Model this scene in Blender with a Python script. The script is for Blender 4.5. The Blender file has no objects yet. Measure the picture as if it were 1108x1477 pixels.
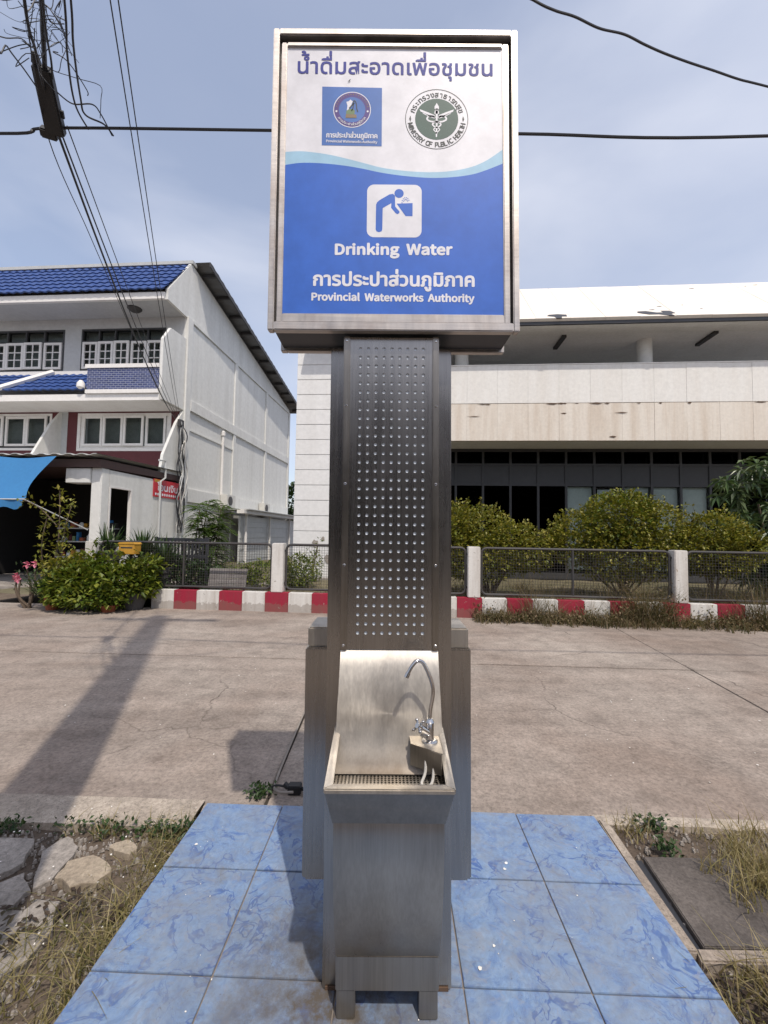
import bpy, bmesh, math, random
from mathutils import Vector, Matrix, noise
rad = math.radians
SC = bpy.context.scene
COL = SC.collection
rng = random.Random(7)

# ------------------------------------------------------------------ camera
cam_d = bpy.data.cameras.new('camera'); cam = bpy.data.objects.new('camera', cam_d); COL.objects.link(cam)
cam_d.sensor_fit = 'VERTICAL'; cam_d.sensor_height = 36.0; cam_d.sensor_width = 27.0
cam_d.lens = 610.0 / 1477.0 * 36.0
cam_d.clip_start = 0.05; cam_d.clip_end = 2000
cam.matrix_world = Matrix.Translation((0, 0, 1.55)) @ Matrix.Rotation(rad(92.9), 4, 'X') @ Matrix.Rotation(rad(0.9), 4, 'Z')
SC.camera = cam
SC.render.resolution_x = 768; SC.render.resolution_y = 1024
SC.view_settings.view_transform = 'Standard'; SC.view_settings.look = 'None'
SC.view_settings.exposure = 0.16; SC.view_settings.gamma = 1.0
SC.view_settings.use_curve_mapping = False

# ------------------------------------------------------------------ sky and sun
SUN_EL, SUN_AZ = 59.0, 21.5           # azimuth: degrees to the right of straight behind the camera
to_sun = Vector((math.sin(rad(SUN_AZ)) * math.cos(rad(SUN_EL)), -math.cos(rad(SUN_AZ)) * math.cos(rad(SUN_EL)), math.sin(rad(SUN_EL))))
W = bpy.data.worlds.new('World'); SC.world = W; W.use_nodes = True
nt = W.node_tree; nt.nodes.clear()
def wn(t, **k):
    n = nt.nodes.new(t)
    for a, b in k.items(): setattr(n, a, b)
    return n
sky = wn('ShaderNodeTexSky', sky_type='NISHITA', sun_disc=False)
sky.sun_elevation = rad(SUN_EL); sky.sun_rotation = math.atan2(to_sun.x, to_sun.y)
sky.air_density = 1.0; sky.dust_density = 2.0; sky.ozone_density = 1.6
tc = wn('ShaderNodeTexCoord'); mp = wn('ShaderNodeMapping'); mp.inputs['Scale'].default_value = (1.0, 1.0, 1.9)
mp.inputs['Rotation'].default_value = (0.0, rad(-14), 0.0)
mp.inputs['Location'].default_value = (-0.7, 0.3, 0.1)
n1 = wn('ShaderNodeTexNoise'); n1.inputs['Scale'].default_value = 1.35; n1.inputs['Detail'].default_value = 7; n1.inputs['Roughness'].default_value = 0.46; n1.inputs['Distortion'].default_value = 0.35
r1 = wn('ShaderNodeValToRGB'); r1.color_ramp.elements[0].position = 0.40; r1.color_ramp.elements[1].position = 0.66
r1.color_ramp.elements[0].color = (0.30, 0.30, 0.30, 1); r1.color_ramp.elements[1].color = (0.93, 0.93, 0.93, 1)
n2 = wn('ShaderNodeTexNoise'); n2.inputs['Scale'].default_value = 2.6; n2.inputs['Detail'].default_value = 6; n2.inputs['Roughness'].default_value = 0.5
r2 = wn('ShaderNodeValToRGB'); r2.color_ramp.elements[0].position = 0.32; r2.color_ramp.elements[1].position = 0.70
r2.color_ramp.elements[0].color = (4.3, 4.6, 5.5, 1); r2.color_ramp.elements[1].color = (5.1, 5.3, 6.0, 1)
hs = wn('ShaderNodeMix', data_type='RGBA', blend_type='MULTIPLY'); hs.inputs['Factor'].default_value = 1.0
hs.inputs['B'].default_value = (1.35, 1.25, 1.2, 1)
mx = wn('ShaderNodeMix', data_type='RGBA')
bg = wn('ShaderNodeBackground'); bg.inputs['Strength'].default_value = 0.145
wo = wn('ShaderNodeOutputWorld')
L = nt.links.new
L(tc.outputs['Generated'], mp.inputs['Vector']); L(mp.outputs['Vector'], n1.inputs['Vector']); L(mp.outputs['Vector'], n2.inputs['Vector'])
L(n1.outputs['Fac'], r1.inputs['Fac']); L(n2.outputs['Fac'], r2.inputs['Fac'])
L(sky.outputs['Color'], hs.inputs['A'])
L(r1.outputs['Color'], mx.inputs['Factor']); L(hs.outputs['Result'], mx.inputs['A']); L(r2.outputs['Color'], mx.inputs['B'])
L(mx.outputs['Result'], bg.inputs['Color']); L(bg.outputs['Background'], wo.inputs['Surface'])
sd = bpy.data.lights.new('sun', 'SUN'); sd.energy = 3.0; sd.angle = rad(0.8); sd.color = (1.0, 0.92, 0.82)
sun = bpy.data.objects.new('sun', sd); COL.objects.link(sun); sun.location = (5, -12, 25)
sun.rotation_euler = (-to_sun).to_track_quat('-Z', 'Y').to_euler()

# ------------------------------------------------------------------ materials
def new_mat(name):
    m = bpy.data.materials.new(name); m.use_nodes = True
    t = m.node_tree; b = t.nodes['Principled BSDF']
    return m, t, b
def node(t, kind, **k):
    n = t.nodes.new(kind)
    for a, b in k.items(): setattr(n, a, b)
    return n
def posvec(t, scale=(1, 1, 1), coord='world'):
    if coord == 'world':
        g = node(t, 'ShaderNodeNewGeometry'); src = g.outputs['Position']
    else:
        g = node(t, 'ShaderNodeTexCoord'); src = g.outputs['Object']
    mpn = node(t, 'ShaderNodeMapping'); mpn.inputs['Scale'].default_value = scale
    t.links.new(src, mpn.inputs['Vector'])
    return mpn.outputs['Vector']
def nz(t, vec, scale, detail=5, rough=0.55, dist=0.0):
    n = node(t, 'ShaderNodeTexNoise'); n.inputs['Scale'].default_value = scale; n.inputs['Detail'].default_value = detail
    n.inputs['Roughness'].default_value = rough; n.inputs['Distortion'].default_value = dist
    t.links.new(vec, n.inputs['Vector']); return n.outputs['Fac']
def ramp(t, fac, stops):
    r = node(t, 'ShaderNodeValToRGB'); e = r.color_ramp.elements
    while len(e) < len(stops): e.new(0.5)
    for i, (p, c) in enumerate(stops):
        e[i].position = p; e[i].color = (c[0], c[1], c[2], 1) if not isinstance(c, (int, float)) else (c, c, c, 1)
    t.links.new(fac, r.inputs['Fac']); return r.outputs['Color']
def mixc(t, fac, a, b, mode='MIX'):
    m = node(t, 'ShaderNodeMix', data_type='RGBA', blend_type=mode)
    for s, v in (('Factor', fac), ('A', a), ('B', b)):
        if isinstance(v, (int, float)): m.inputs[s].default_value = v if s == 'Factor' else (v, v, v, 1)
        elif isinstance(v, tuple): m.inputs[s].default_value = (v[0], v[1], v[2], 1)
        else: t.links.new(v, m.inputs[s])
    return m.outputs['Result']
def bump(t, b, h, strength=0.3, dist=0.01):
    n = node(t, 'ShaderNodeBump'); n.inputs['Strength'].default_value = strength; n.inputs['Distance'].default_value = dist
    t.links.new(h, n.inputs['Height']); t.links.new(n.outputs['Normal'], b.inputs['Normal'])
def paint(name, col, rough=0.6, dirt=0.25, scale=3.0, dirt_col=None, spec=0.4, bmp=0.08, streak=False, bscale=60, metal=0.0, thr=(0.42, 0.72)):
    """a painted / cast surface with soft dirt of its own"""
    m, t, b = new_mat(name)
    v = posvec(t, (2.2, 2.2, 0.16) if streak else (1, 1, 1))
    f = nz(t, v, scale, 9, 0.66, 0.3)
    dc = dirt_col or tuple(c * 0.55 for c in col)
    d = ramp(t, f, [(thr[0], 0.0), (thr[1], 1.0)])
    k = node(t, 'ShaderNodeMath', operation='MULTIPLY'); t.links.new(d, k.inputs[0]); k.inputs[1].default_value = dirt
    c = mixc(t, k.outputs[0], col, dc)
    f2 = nz(t, posvec(t), scale * 9, 4, 0.6)
    c = mixc(t, 0.25, c, ramp(t, f2, [(0.3, 0.72), (0.7, 1.18)]), 'MULTIPLY')
    t.links.new(c, b.inputs['Base Color'])
    b.inputs['Roughness'].default_value = rough; b.inputs['Specular IOR Level'].default_value = spec; b.inputs['Metallic'].default_value = metal
    if bmp: bump(t, b, nz(t, posvec(t), bscale, 4, 0.6), bmp, 0.01)
    return m
def steel(name, base=(0.50, 0.485, 0.46), r0=0.30, r1=0.48, stain=0.25, streak_axis='z', stain_col=(0.20, 0.16, 0.13), low_brown=None):
    m, t, b = new_mat(name)
    sc = {'z': (60, 60, 1.2), 'x': (1.2, 60, 60)}[streak_axis]
    f = nz(t, posvec(t, sc, 'obj'), 3.0, 4, 0.6)
    g = nz(t, posvec(t, (1, 1, 0.6), 'obj'), 6.0, 7, 0.65, 0.4)
    k = node(t, 'ShaderNodeMath', operation='MULTIPLY'); t.links.new(ramp(t, g, [(0.48, 0.0), (0.75, 1.0)]), k.inputs[0]); k.inputs[1].default_value = stain
    c = mixc(t, k.outputs[0], base, stain_col)
    drip = nz(t, posvec(t, (26, 26, 1.4), 'obj'), 1.0, 6, 0.65, 0.3)
    smud = nz(t, posvec(t, (1, 1, 1), 'obj'), 5.0, 3, 0.5, 1.0)
    c = mixc(t, 0.55, c, ramp(t, drip, [(0.34, 0.82), (0.5, 1.0), (0.66, 1.16)]), 'MULTIPLY')
    c = mixc(t, 0.5, c, ramp(t, f, [(0.3, 0.80), (0.7, 1.12)]), 'MULTIPLY')
    if low_brown:
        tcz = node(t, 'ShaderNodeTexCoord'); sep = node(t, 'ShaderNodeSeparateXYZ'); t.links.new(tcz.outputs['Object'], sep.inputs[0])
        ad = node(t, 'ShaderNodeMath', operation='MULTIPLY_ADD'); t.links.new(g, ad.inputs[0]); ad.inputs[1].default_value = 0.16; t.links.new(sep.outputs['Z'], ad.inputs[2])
        c = mixc(t, ramp(t, ad.outputs[0], [(low_brown - .06, 0.85), (low_brown + .07, 0.0)]), c, (0.13, 0.095, 0.065))  # base colour turns darker brown towards the bottom, with an uneven edge
    t.links.new(c, b.inputs['Base Color'])
    b.inputs['Metallic'].default_value = 1.0
    rr = node(t, 'ShaderNodeMapRange'); rr.inputs['To Min'].default_value = r0; rr.inputs['To Max'].default_value = r1
    t.links.new(mixc(t, 0.35, mixc(t, 0.6, f, drip), smud), rr.inputs['Value']); rr.inputs['From Min'].default_value = 0.3; rr.inputs['From Max'].default_value = 0.7; t.links.new(rr.outputs['Result'], b.inputs['Roughness'])
    b.inputs['Anisotropic'].default_value = 0.35
    bump(t, b, mixc(t, 0.2, f, g), 0.04, 0.004)
    return m
def plain(name, col, rough=0.5, metal=0.0, spec=0.5):
    m, t, b = new_mat(name)
    f = nz(t, posvec(t), 14, 4, 0.6)
    t.links.new(mixc(t, 0.35, col, ramp(t, f, [(0.3, 0.7), (0.7, 1.2)]), 'MULTIPLY'), b.inputs['Base Color'])
    b.inputs['Roughness'].default_value = rough; b.inputs['Metallic'].default_value = metal; b.inputs['Specular IOR Level'].default_value = spec
    return m
def leafmat(name, cols, trans=0.3, rough=0.45):
    m, t, b = new_mat(name)
    g = node(t, 'ShaderNodeNewGeometry')
    st = [(i / max(1, len(cols) - 1), c) for i, c in enumerate(cols)]
    c = ramp(t, g.outputs['Random Per Island'], st)
    f = nz(t, posvec(t), 2.2, 3, 0.5)
    c = mixc(t, 0.5, c, ramp(t, f, [(0.3, 0.65), (0.7, 1.3)]), 'MULTIPLY')
    t.links.new(c, b.inputs['Base Color']); b.inputs['Roughness'].default_value = rough; b.inputs['Specular IOR Level'].default_value = 0.35
    tr = node(t, 'ShaderNodeBsdfTranslucent'); t.links.new(mixc(t, 1.0, c, (1.0, 1.0, 0.55), 'MULTIPLY'), tr.inputs['Color'])
    ms = node(t, 'ShaderNodeMixShader'); ms.inputs[0].default_value = trans
    t.links.new(b.outputs[0], ms.inputs[1]); t.links.new(tr.outputs[0], ms.inputs[2])
    t.links.new(ms.outputs[0], t.nodes['Material Output'].inputs['Surface'])
    return m
def glassmat(name, tint=(0.5, 0.55, 0.55), refl=0.10):
    m, t, b = new_mat(name)
    tr = node(t, 'ShaderNodeBsdfTransparent'); tr.inputs['Color'].default_value = (*tint, 1)
    gl = node(t, 'ShaderNodeBsdfGlossy'); gl.inputs['Roughness'].default_value = 0.04
    ly = node(t, 'ShaderNodeLayerWeight'); ly.inputs['Blend'].default_value = refl
    ms = node(t, 'ShaderNodeMixShader')
    t.links.new(ly.outputs['Fresnel'], ms.inputs[0]); t.links.new(tr.outputs[0], ms.inputs[1]); t.links.new(gl.outputs[0], ms.inputs[2])
    t.links.new(ms.outputs[0], t.nodes['Material Output'].inputs['Surface'])
    return m

def chipped(*a, **k):
    """paint with flaked spots down to the concrete and splashed soil near the ground"""
    m = paint(*a, **k); t = m.node_tree; b = t.nodes['Principled BSDF']
    c = b.inputs['Base Color'].links[0].from_socket
    v = posvec(t)
    c = mixc(t, ramp(t, nz(t, v, 9.0, 8, 0.7, 0.4), [(0.64, 0.0), (0.66, 0.9)]), c, (0.30, 0.27, 0.235))
    sep = node(t, 'ShaderNodeSeparateXYZ'); t.links.new(v, sep.inputs[0])
    ad = node(t, 'ShaderNodeMath', operation='MULTIPLY_ADD'); t.links.new(nz(t, v, 7, 6, 0.7), ad.inputs[0]); ad.inputs[1].default_value = -0.30; t.links.new(sep.outputs['Z'], ad.inputs[2])
    c = mixc(t, ramp(t, ad.outputs[0], [(-.16, 0.45), (-.05, 0.0)]), c, (0.17, 0.13, 0.10))
    t.links.new(c, b.inputs['Base Color']); return m

M = {}
M['steel'] = steel('brushed_steel', (0.31, 0.285, 0.25), 0.25, 0.40, 0.15)
M['steel_dark'] = steel('brushed_steel_column', (0.345, 0.328, 0.305), 0.22, 0.34, 0.12)
M['steel_frame'] = steel('sign_frame_steel', (0.49, 0.455, 0.42), 0.34, 0.56, 0.55, 'x', (0.22, 0.15, 0.11))
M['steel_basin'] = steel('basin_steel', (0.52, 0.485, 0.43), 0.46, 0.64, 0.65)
M['steel_splash'] = steel('splash_steel', (0.66, 0.615, 0.54), 0.44, 0.60, 0.45, low_brown=0.90)
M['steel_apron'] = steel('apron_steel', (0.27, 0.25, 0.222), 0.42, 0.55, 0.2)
M['chrome'] = plain('chrome', (0.55, 0.54, 0.53), 0.14, 1.0)
M['cab_dark'] = plain('cabinet_dark', (0.030, 0.032, 0.038), 0.45)
M['liner'] = plain('liner_plastic', (0.80, 0.88, 0.96), 0.5)
M['rubber'] = plain('black_rubber', (0.015, 0.015, 0.017), 0.55)
M['hose'] = plain('pale_hose', (0.52, 0.50, 0.46), 0.35)
M['white_print'] = plain('sign_white_vinyl', (0.77, 0.77, 0.81), 0.45, 0.0, 0.35)
M['blue_print'] = plain('sign_blue_vinyl', (0.042, 0.145, 0.56), 0.5, 0.0, 0.3)
M['pale_blue'] = plain('sign_pale_blue_vinyl', (0.36, 0.58, 0.74), 0.5, 0.0, 0.3)
M['violet'] = plain('heading_violet_vinyl', (0.060, 0.070, 0.30), 0.55, 0.0, 0.2)
M['sq_blue'] = plain('emblem_blue_vinyl', (0.070, 0.17, 0.47), 0.5, 0.0, 0.3)
M['purple'] = plain('emblem_purple_vinyl', (0.09, 0.055, 0.24), 0.5, 0.0, 0.3)
M['green_print'] = plain('emblem_green_vinyl', (0.040, 0.095, 0.078), 0.5, 0.0, 0.3)
M['ink'] = plain('emblem_dark_ink', (0.045, 0.055, 0.055), 0.5, 0.0, 0.3)
M['brown_ink'] = plain('emblem_brown_ink', (0.20, 0.13, 0.06), 0.4)
M['olive_ink'] = plain('emblem_olive_ink', (0.12, 0.20, 0.08), 0.4)

def tile_mat():
    m, t, b = new_mat('blue_marbled_tile')
    v = posvec(t)
    warp = node(t, 'ShaderNodeTexNoise'); warp.inputs['Scale'].default_value = 5.0; warp.inputs['Detail'].default_value = 4
    t.links.new(v, warp.inputs['Vector'])
    add = node(t, 'ShaderNodeVectorMath', operation='MULTIPLY_ADD'); add.inputs[1].default_value = (0.16, 0.16, 0.16)
    t.links.new(warp.outputs['Color'], add.inputs[0]); t.links.new(v, add.inputs[2])
    w = add.outputs[0]
    f = nz(t, w, 7.0, 3, 0.5, 1.2)
    ridge = node(t, 'ShaderNodeMath', operation='SUBTRACT'); t.links.new(f, ridge.inputs[0]); ridge.inputs[1].default_value = 0.5
    ab = node(t, 'ShaderNodeMath', operation='ABSOLUTE'); t.links.new(ridge.outputs[0], ab.inputs[0])
    vein = ramp(t, ab.outputs[0], [(0.0, 1.0), (0.012, 0.85), (0.030, 0.0)])
    patch = ramp(t, nz(t, w, 3.4, 3, 0.5), [(0.40, 0.0), (0.56, 1.0)])
    k = node(t, 'ShaderNodeMath', operation='MULTIPLY'); t.links.new(vein, k.inputs[0]); t.links.new(patch, k.inputs[1])
    blot = ramp(t, nz(t, w, 15.0, 5, 0.65, 0.8), [(0.36, (0.125, 0.205, 0.375)), (0.48, (0.170, 0.262, 0.420)), (0.66, (0.215, 0.295, 0.420))])
    c = mixc(t, k.outputs[0], blot, (0.045, 0.105, 0.30))
    for sc_, wd_, am_ in ((17.0, 0.022, 0.75), (29.0, 0.03, 0.5)):
        f2 = nz(t, w, sc_, 3, 0.5, 1.6)
        r2_ = node(t, 'ShaderNodeMath', operation='SUBTRACT'); t.links.new(f2, r2_.inputs[0]); r2_.inputs[1].default_value = 0.5
        a2 = node(t, 'ShaderNodeMath', operation='ABSOLUTE'); t.links.new(r2_.outputs[0], a2.inputs[0])
        p2 = ramp(t, nz(t, w, sc_ * .3, 3, 0.5), [(0.44, 0.0), (0.60, am_)])
        k2 = node(t, 'ShaderNodeMath', operation='MULTIPLY'); t.links.new(ramp(t, a2.outputs[0], [(0.0, 1.0), (wd_, 0.0)]), k2.inputs[0]); t.links.new(p2, k2.inputs[1])
        c = mixc(t, k2.outputs[0], c, (0.062, 0.125, 0.315))
    gw = ramp(t, nz(t, w, 24.0, 4, 0.6, 1.0), [(0.56, 0.0), (0.66, 0.6)])
    c = mixc(t, gw, c, (0.235, 0.255, 0.31))
    # grime: scattered blotches and a worn grey patch around the fountain's foot
    fine = ramp(t, nz(t, w, 46.0, 5, 0.7, 0.6), [(0.35, 0.80), (0.5, 1.0), (0.65, 1.14)])
    c = mixc(t, 0.8, c, fine, 'MULTIPLY')
    gr = ramp(t, nz(t, v, 4.2, 9, 0.78, 0.5), [(0.44, 0.0), (0.70, 0.80)])
    c = mixc(t, gr, c, (0.205, 0.205, 0.205))
    dust = ramp(t, nz(t, v, 1.9, 8, 0.7, 0.3), [(0.34, 0.04), (0.66, 0.30)])
    c = mixc(t, dust, c, (0.185, 0.235, 0.305))
    wash = ramp(t, nz(t, v, 6.5, 10, 0.8, 0.9), [(0.56, 0.0), (0.70, 0.55)])
    c = mixc(t, wash, c, (0.155, 0.14, 0.12))
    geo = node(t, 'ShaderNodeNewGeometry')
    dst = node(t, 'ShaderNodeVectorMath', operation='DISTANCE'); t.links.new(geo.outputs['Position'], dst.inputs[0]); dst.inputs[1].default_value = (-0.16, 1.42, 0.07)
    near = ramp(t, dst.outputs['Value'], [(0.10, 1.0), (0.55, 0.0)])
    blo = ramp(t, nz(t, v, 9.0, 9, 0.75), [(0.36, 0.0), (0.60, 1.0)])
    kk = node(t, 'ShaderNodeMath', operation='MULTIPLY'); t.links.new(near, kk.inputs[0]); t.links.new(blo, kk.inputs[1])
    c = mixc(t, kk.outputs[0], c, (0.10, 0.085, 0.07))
    spk = ramp(t, nz(t, v, 95, 3, 0.6), [(0.66, 0.0), (0.74, 0.55)])
    c = mixc(t, spk, c, (0.10, 0.10, 0.10))
    t.links.new(c, b.inputs['Base Color'])
    rr = node(t, 'ShaderNodeMapRange'); rr.inputs['To Min'].default_value = 0.32; rr.inputs['To Max'].default_value = 0.75
    t.links.new(gr, rr.inputs['Value']); t.links.new(rr.outputs['Result'], b.inputs['Roughness'])
    b.inputs['Specular IOR Level'].default_value = 0.35
    bump(t, b, nz(t, v, 40, 5, 0.6), 0.06, 0.01)
    return m
M['tile'] = tile_mat()

def concrete(name, c0, c1, c2, dark=(0.10, 0.09, 0.08), speck=0.6, sc=1.0, worn=False):
    m, t, b = new_mat(name)
    v = posvec(t)
    big = nz(t, v, 0.55 * sc, 6, 0.6, 0.4)
    mid = nz(t, v, 4.5 * sc, 8, 0.7, 0.2)
    c = ramp(t, big, [(0.32, c0), (0.50, c1), (0.68, c2)])
    c = mixc(t, 0.75, c, ramp(t, mid, [(0.30, 0.66), (0.5, 1.0), (0.72, 1.28)]), 'MULTIPLY')
    agg = nz(t, v, 34 * sc, 8, 0.8)
    c = mixc(t, 0.75, c, ramp(t, agg, [(0.36, 0.60), (0.48, 1.0), (0.62, 1.40)]), 'MULTIPLY')
    vor = node(t, 'ShaderNodeTexVoronoi'); vor.inputs['Scale'].default_value = 42 * sc; t.links.new(v, vor.inputs['Vector'])
    c = mixc(t, ramp(t, vor.outputs['Distance'], [(0.10, speck), (0.22, 0.0)]), c, dark)
    st = ramp(t, nz(t, v, 1.7 * sc, 9, 0.75, 0.8), [(0.58, 0.0), (0.76, 0.55)])
    c = mixc(t, st, c, dark)
    if worn:
        # traffic-worn streaks along the road, dark damp blotches, hairline cracks
        lane = nz(t, posvec(t, (0.25, 2.2, 1)), 1.1, 5, 0.6, 0.3)
        c = mixc(t, 0.55, c, ramp(t, lane, [(0.34, 0.74), (0.5, 1.0), (0.66, 1.20)]), 'MULTIPLY')
        blob = ramp(t, nz(t, v, 2.9, 4, 0.5, 0.2), [(0.68, 0.0), (0.74, 0.5)])
        c = mixc(t, blob, c, (0.12, 0.095, 0.08))
        wv = node(t, 'ShaderNodeTexNoise'); wv.inputs['Scale'].default_value = 2.2; wv.inputs['Detail'].default_value = 6; t.links.new(v, wv.inputs['Vector'])
        wa = node(t, 'ShaderNodeVectorMath', operation='MULTIPLY_ADD'); wa.inputs[1].default_value = (0.5, 0.5, 0); t.links.new(wv.outputs['Color'], wa.inputs[0]); t.links.new(v, wa.inputs[2])
        vc = node(t, 'ShaderNodeTexVoronoi', feature='DISTANCE_TO_EDGE'); vc.inputs['Scale'].default_value = 0.42; t.links.new(wa.outputs[0], vc.inputs['Vector'])
        ck = ramp(t, vc.outputs['Distance'], [(0.0, 0.8), (0.004, 0.0)])
        km = node(t, 'ShaderNodeMath', operation='MULTIPLY'); t.links.new(ck, km.inputs[0]); t.links.new(ramp(t, nz(t, v, 0.9, 3, 0.5), [(0.50, 0.0), (0.60, 1.0)]), km.inputs[1])
        c = mixc(t, km.outputs[0], c, (0.06, 0.048, 0.04))
        pit = ramp(t, nz(t, v, 13, 5, 0.65), [(0.69, 0.0), (0.73, 0.65)])
        c = mixc(t, pit, c, (0.11, 0.09, 0.075))
    t.links.new(c, b.inputs['Base Color']); b.inputs['Roughness'].default_value = 0.9; b.inputs['Specular IOR Level'].default_value = 0.2
    bump(t, b, mixc(t, 0.5, agg, mid), 0.45, 0.012)
    return m
M['road'] = concrete('road_concrete', (0.215, 0.172, 0.142), (0.262, 0.221, 0.188), (0.310, 0.270, 0.232), (0.095, 0.078, 0.066), 0.45, 1.0, True)
M['kerb'] = concrete('pebbled_kerb_concrete', (0.24, 0.20, 0.165), (0.36, 0.31, 0.255), (0.42, 0.36, 0.30), (0.09, 0.07, 0.055), 0.8, 1.6)
M['stone'] = concrete('broken_concrete', (0.23, 0.205, 0.18), (0.31, 0.28, 0.25), (0.37, 0.335, 0.295), (0.10, 0.085, 0.07), 0.4, 1.5)
M['stone_tan'] = concrete('tan_stone', (0.27, 0.22, 0.165), (0.34, 0.285, 0.215), (0.38, 0.33, 0.26), (0.14, 0.11, 0.08), 0.3, 1.5)
M['cover'] = concrete('dark_cover_concrete', (0.060, 0.052, 0.047), (0.095, 0.083, 0.075), (0.16, 0.14, 0.125), (0.035, 0.03, 0.028), 0.3, 2.2)
M['soil'] = concrete('soil', (0.085, 0.065, 0.050), (0.125, 0.098, 0.075), (0.185, 0.148, 0.115), (0.03, 0.025, 0.02), 0.9, 1.4)
M['yard'] = concrete('yard_earth', (0.085, 0.085, 0.045), (0.13, 0.115, 0.07), (0.18, 0.155, 0.10), (0.05, 0.045, 0.03), 0.6, 1.0)
M['grout'] = plain('dirty_grout', (0.22, 0.19, 0.165), 0.95)
M['joint'] = plain('joint_dirt', (0.045, 0.037, 0.030), 0.95)
M['white_wall'] = paint('white_wall_paint', (0.71, 0.71, 0.68), 0.75, 0.38, 0.8, (0.44, 0.43, 0.39), 0.2, 0.08, True)
M['grey_wall'] = paint('grey_wall_paint', (0.50, 0.51, 0.51), 0.8, 0.2, 0.9, None, 0.2, 0.06)
M['white_trim'] = paint('white_trim_paint', (0.76, 0.74, 0.71), 0.6, 0.25, 2.0, (0.5, 0.45, 0.4), 0.3, 0.05)
M['maroon'] = paint('maroon_paint', (0.105, 0.022, 0.025), 0.6, 0.3, 2.0)
M['brown_beam'] = paint('brown_beam_paint', (0.080, 0.045, 0.038), 0.6, 0.3, 2.0)
M['blue_roof'] = paint('blue_roof_tile', (0.034, 0.075, 0.235), 0.5, 0.5, 2.5, (0.025, 0.045, 0.12), 0.3, 0.03)
M['sheet'] = paint('weathered_sheet_metal', (0.17, 0.175, 0.18), 0.55, 0.5, 2.0, (0.10, 0.075, 0.055), 0.4, 0.03)
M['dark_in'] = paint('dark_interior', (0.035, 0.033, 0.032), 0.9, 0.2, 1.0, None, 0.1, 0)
M['curtain'] = paint('pale_curtain', (0.78, 0.80, 0.77), 0.9, 0.3, 1.4, (0.36, 0.38, 0.36), 0.1, 0.1, False, 25)
M['curtain_dk'] = paint('grey_curtain', (0.26, 0.265, 0.255), 0.9, 0.5, 5.0, (0.14, 0.14, 0.135), 0.1, 0.1, False, 25)
M['win_dark'] = paint('dark_window_frame', (0.050, 0.050, 0.052), 0.5, 0.3, 3.0)
M['glass'] = glassmat('window_glass', (0.80, 0.83, 0.82), 0.12)
M['glass_dk'] = glassmat('tinted_window_glass', (0.16, 0.17, 0.18), 0.05)
M['cream'] = paint('cream_parapet_paint', (0.76, 0.745, 0.705), 0.7, 0.25, 1.2, (0.52, 0.45, 0.36), 0.2, 0.06, True)
M['cream_old'] = paint('stained_parapet_paint', (0.71, 0.655, 0.575), 0.75, 0.55, 1.6, (0.46, 0.35, 0.25), 0.2, 0.08, True)
M['cream_roof'] = paint('cream_roof_paint', (0.76, 0.705, 0.63), 0.65, 0.3, 1.3, (0.58, 0.50, 0.41), 0.25, 0.05)
M['soffit'] = paint('soffit_boards', (0.84, 0.84, 0.82), 0.8, 0.2, 1.5)
M['siding'] = paint('white_siding', (0.74, 0.735, 0.72), 0.65, 0.22, 1.0, (0.52, 0.50, 0.46), 0.25, 0.04, True)
M['rust'] = paint('rusty_patch', (0.12, 0.075, 0.05), 0.9, 0.5, 9.0)
M['fence_white'] = chipped('fence_white_paint', (0.66, 0.645, 0.61), 0.75, 0.62, 3.2, (0.34, 0.29, 0.24), 0.2, 0.12, True, 40)
M['fence_red'] = chipped('fence_red_paint', (0.31, 0.020, 0.045), 0.75, 0.6, 4.0, (0.20, 0.05, 0.055), 0.25, 0.12, True, 40)
M['fence_metal'] = paint('fence_dark_metal', (0.045, 0.045, 0.046), 0.55, 0.4, 8.0, (0.09, 0.06, 0.045), 0.4, 0.05)
M['wood_grey'] = paint('grey_old_wood', (0.27, 0.25, 0.235), 0.9, 0.6, 5.0, (0.14, 0.12, 0.11), 0.15, 0.2)
M['tarp'] = paint('blue_tarpaulin', (0.035, 0.165, 0.36), 0.7, 0.35, 1.6, (0.03, 0.14, 0.33), 0.3, 0.1)
M['terracotta'] = paint('terracotta', (0.35, 0.115, 0.06), 0.85, 0.5, 6.0, (0.18, 0.08, 0.05), 0.15, 0.1)
M['pot_dark'] = paint('dark_pot', (0.07, 0.068, 0.068), 0.75, 0.4, 6.0)
M['yellow'] = paint('yellow_box_paint', (0.50, 0.27, 0.035), 0.6, 0.5, 6.0, (0.25, 0.13, 0.03), 0.3, 0.05)
M['red_sign'] = paint('red_sign_vinyl', (0.52, 0.022, 0.035), 0.45, 0.2, 4.0)
M['metal_grey'] = paint('pale_metal_paint', (0.50, 0.51, 0.50), 0.5, 0.3, 4.0)
M['ac'] = paint('aircon_casing', (0.60, 0.59, 0.55), 0.6, 0.4, 4.0)
M['bark'] = paint('bark', (0.13, 0.10, 0.075), 0.95, 0.5, 8.0, None, 0.1, 0.5, False, 50)
M['pole'] = concrete('pole_concrete', (0.30, 0.29, 0.27), (0.36, 0.35, 0.32), (0.42, 0.40, 0.37), (0.15, 0.14, 0.13), 0.3, 2)
M['pipe_dirty'] = plain('dirty_grey_pipe', (0.25, 0.22, 0.19), 0.8)
M['cable'] = plain('black_cable', (0.018, 0.018, 0.022), 0.55)
M['navy_tile'] = None
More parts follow.
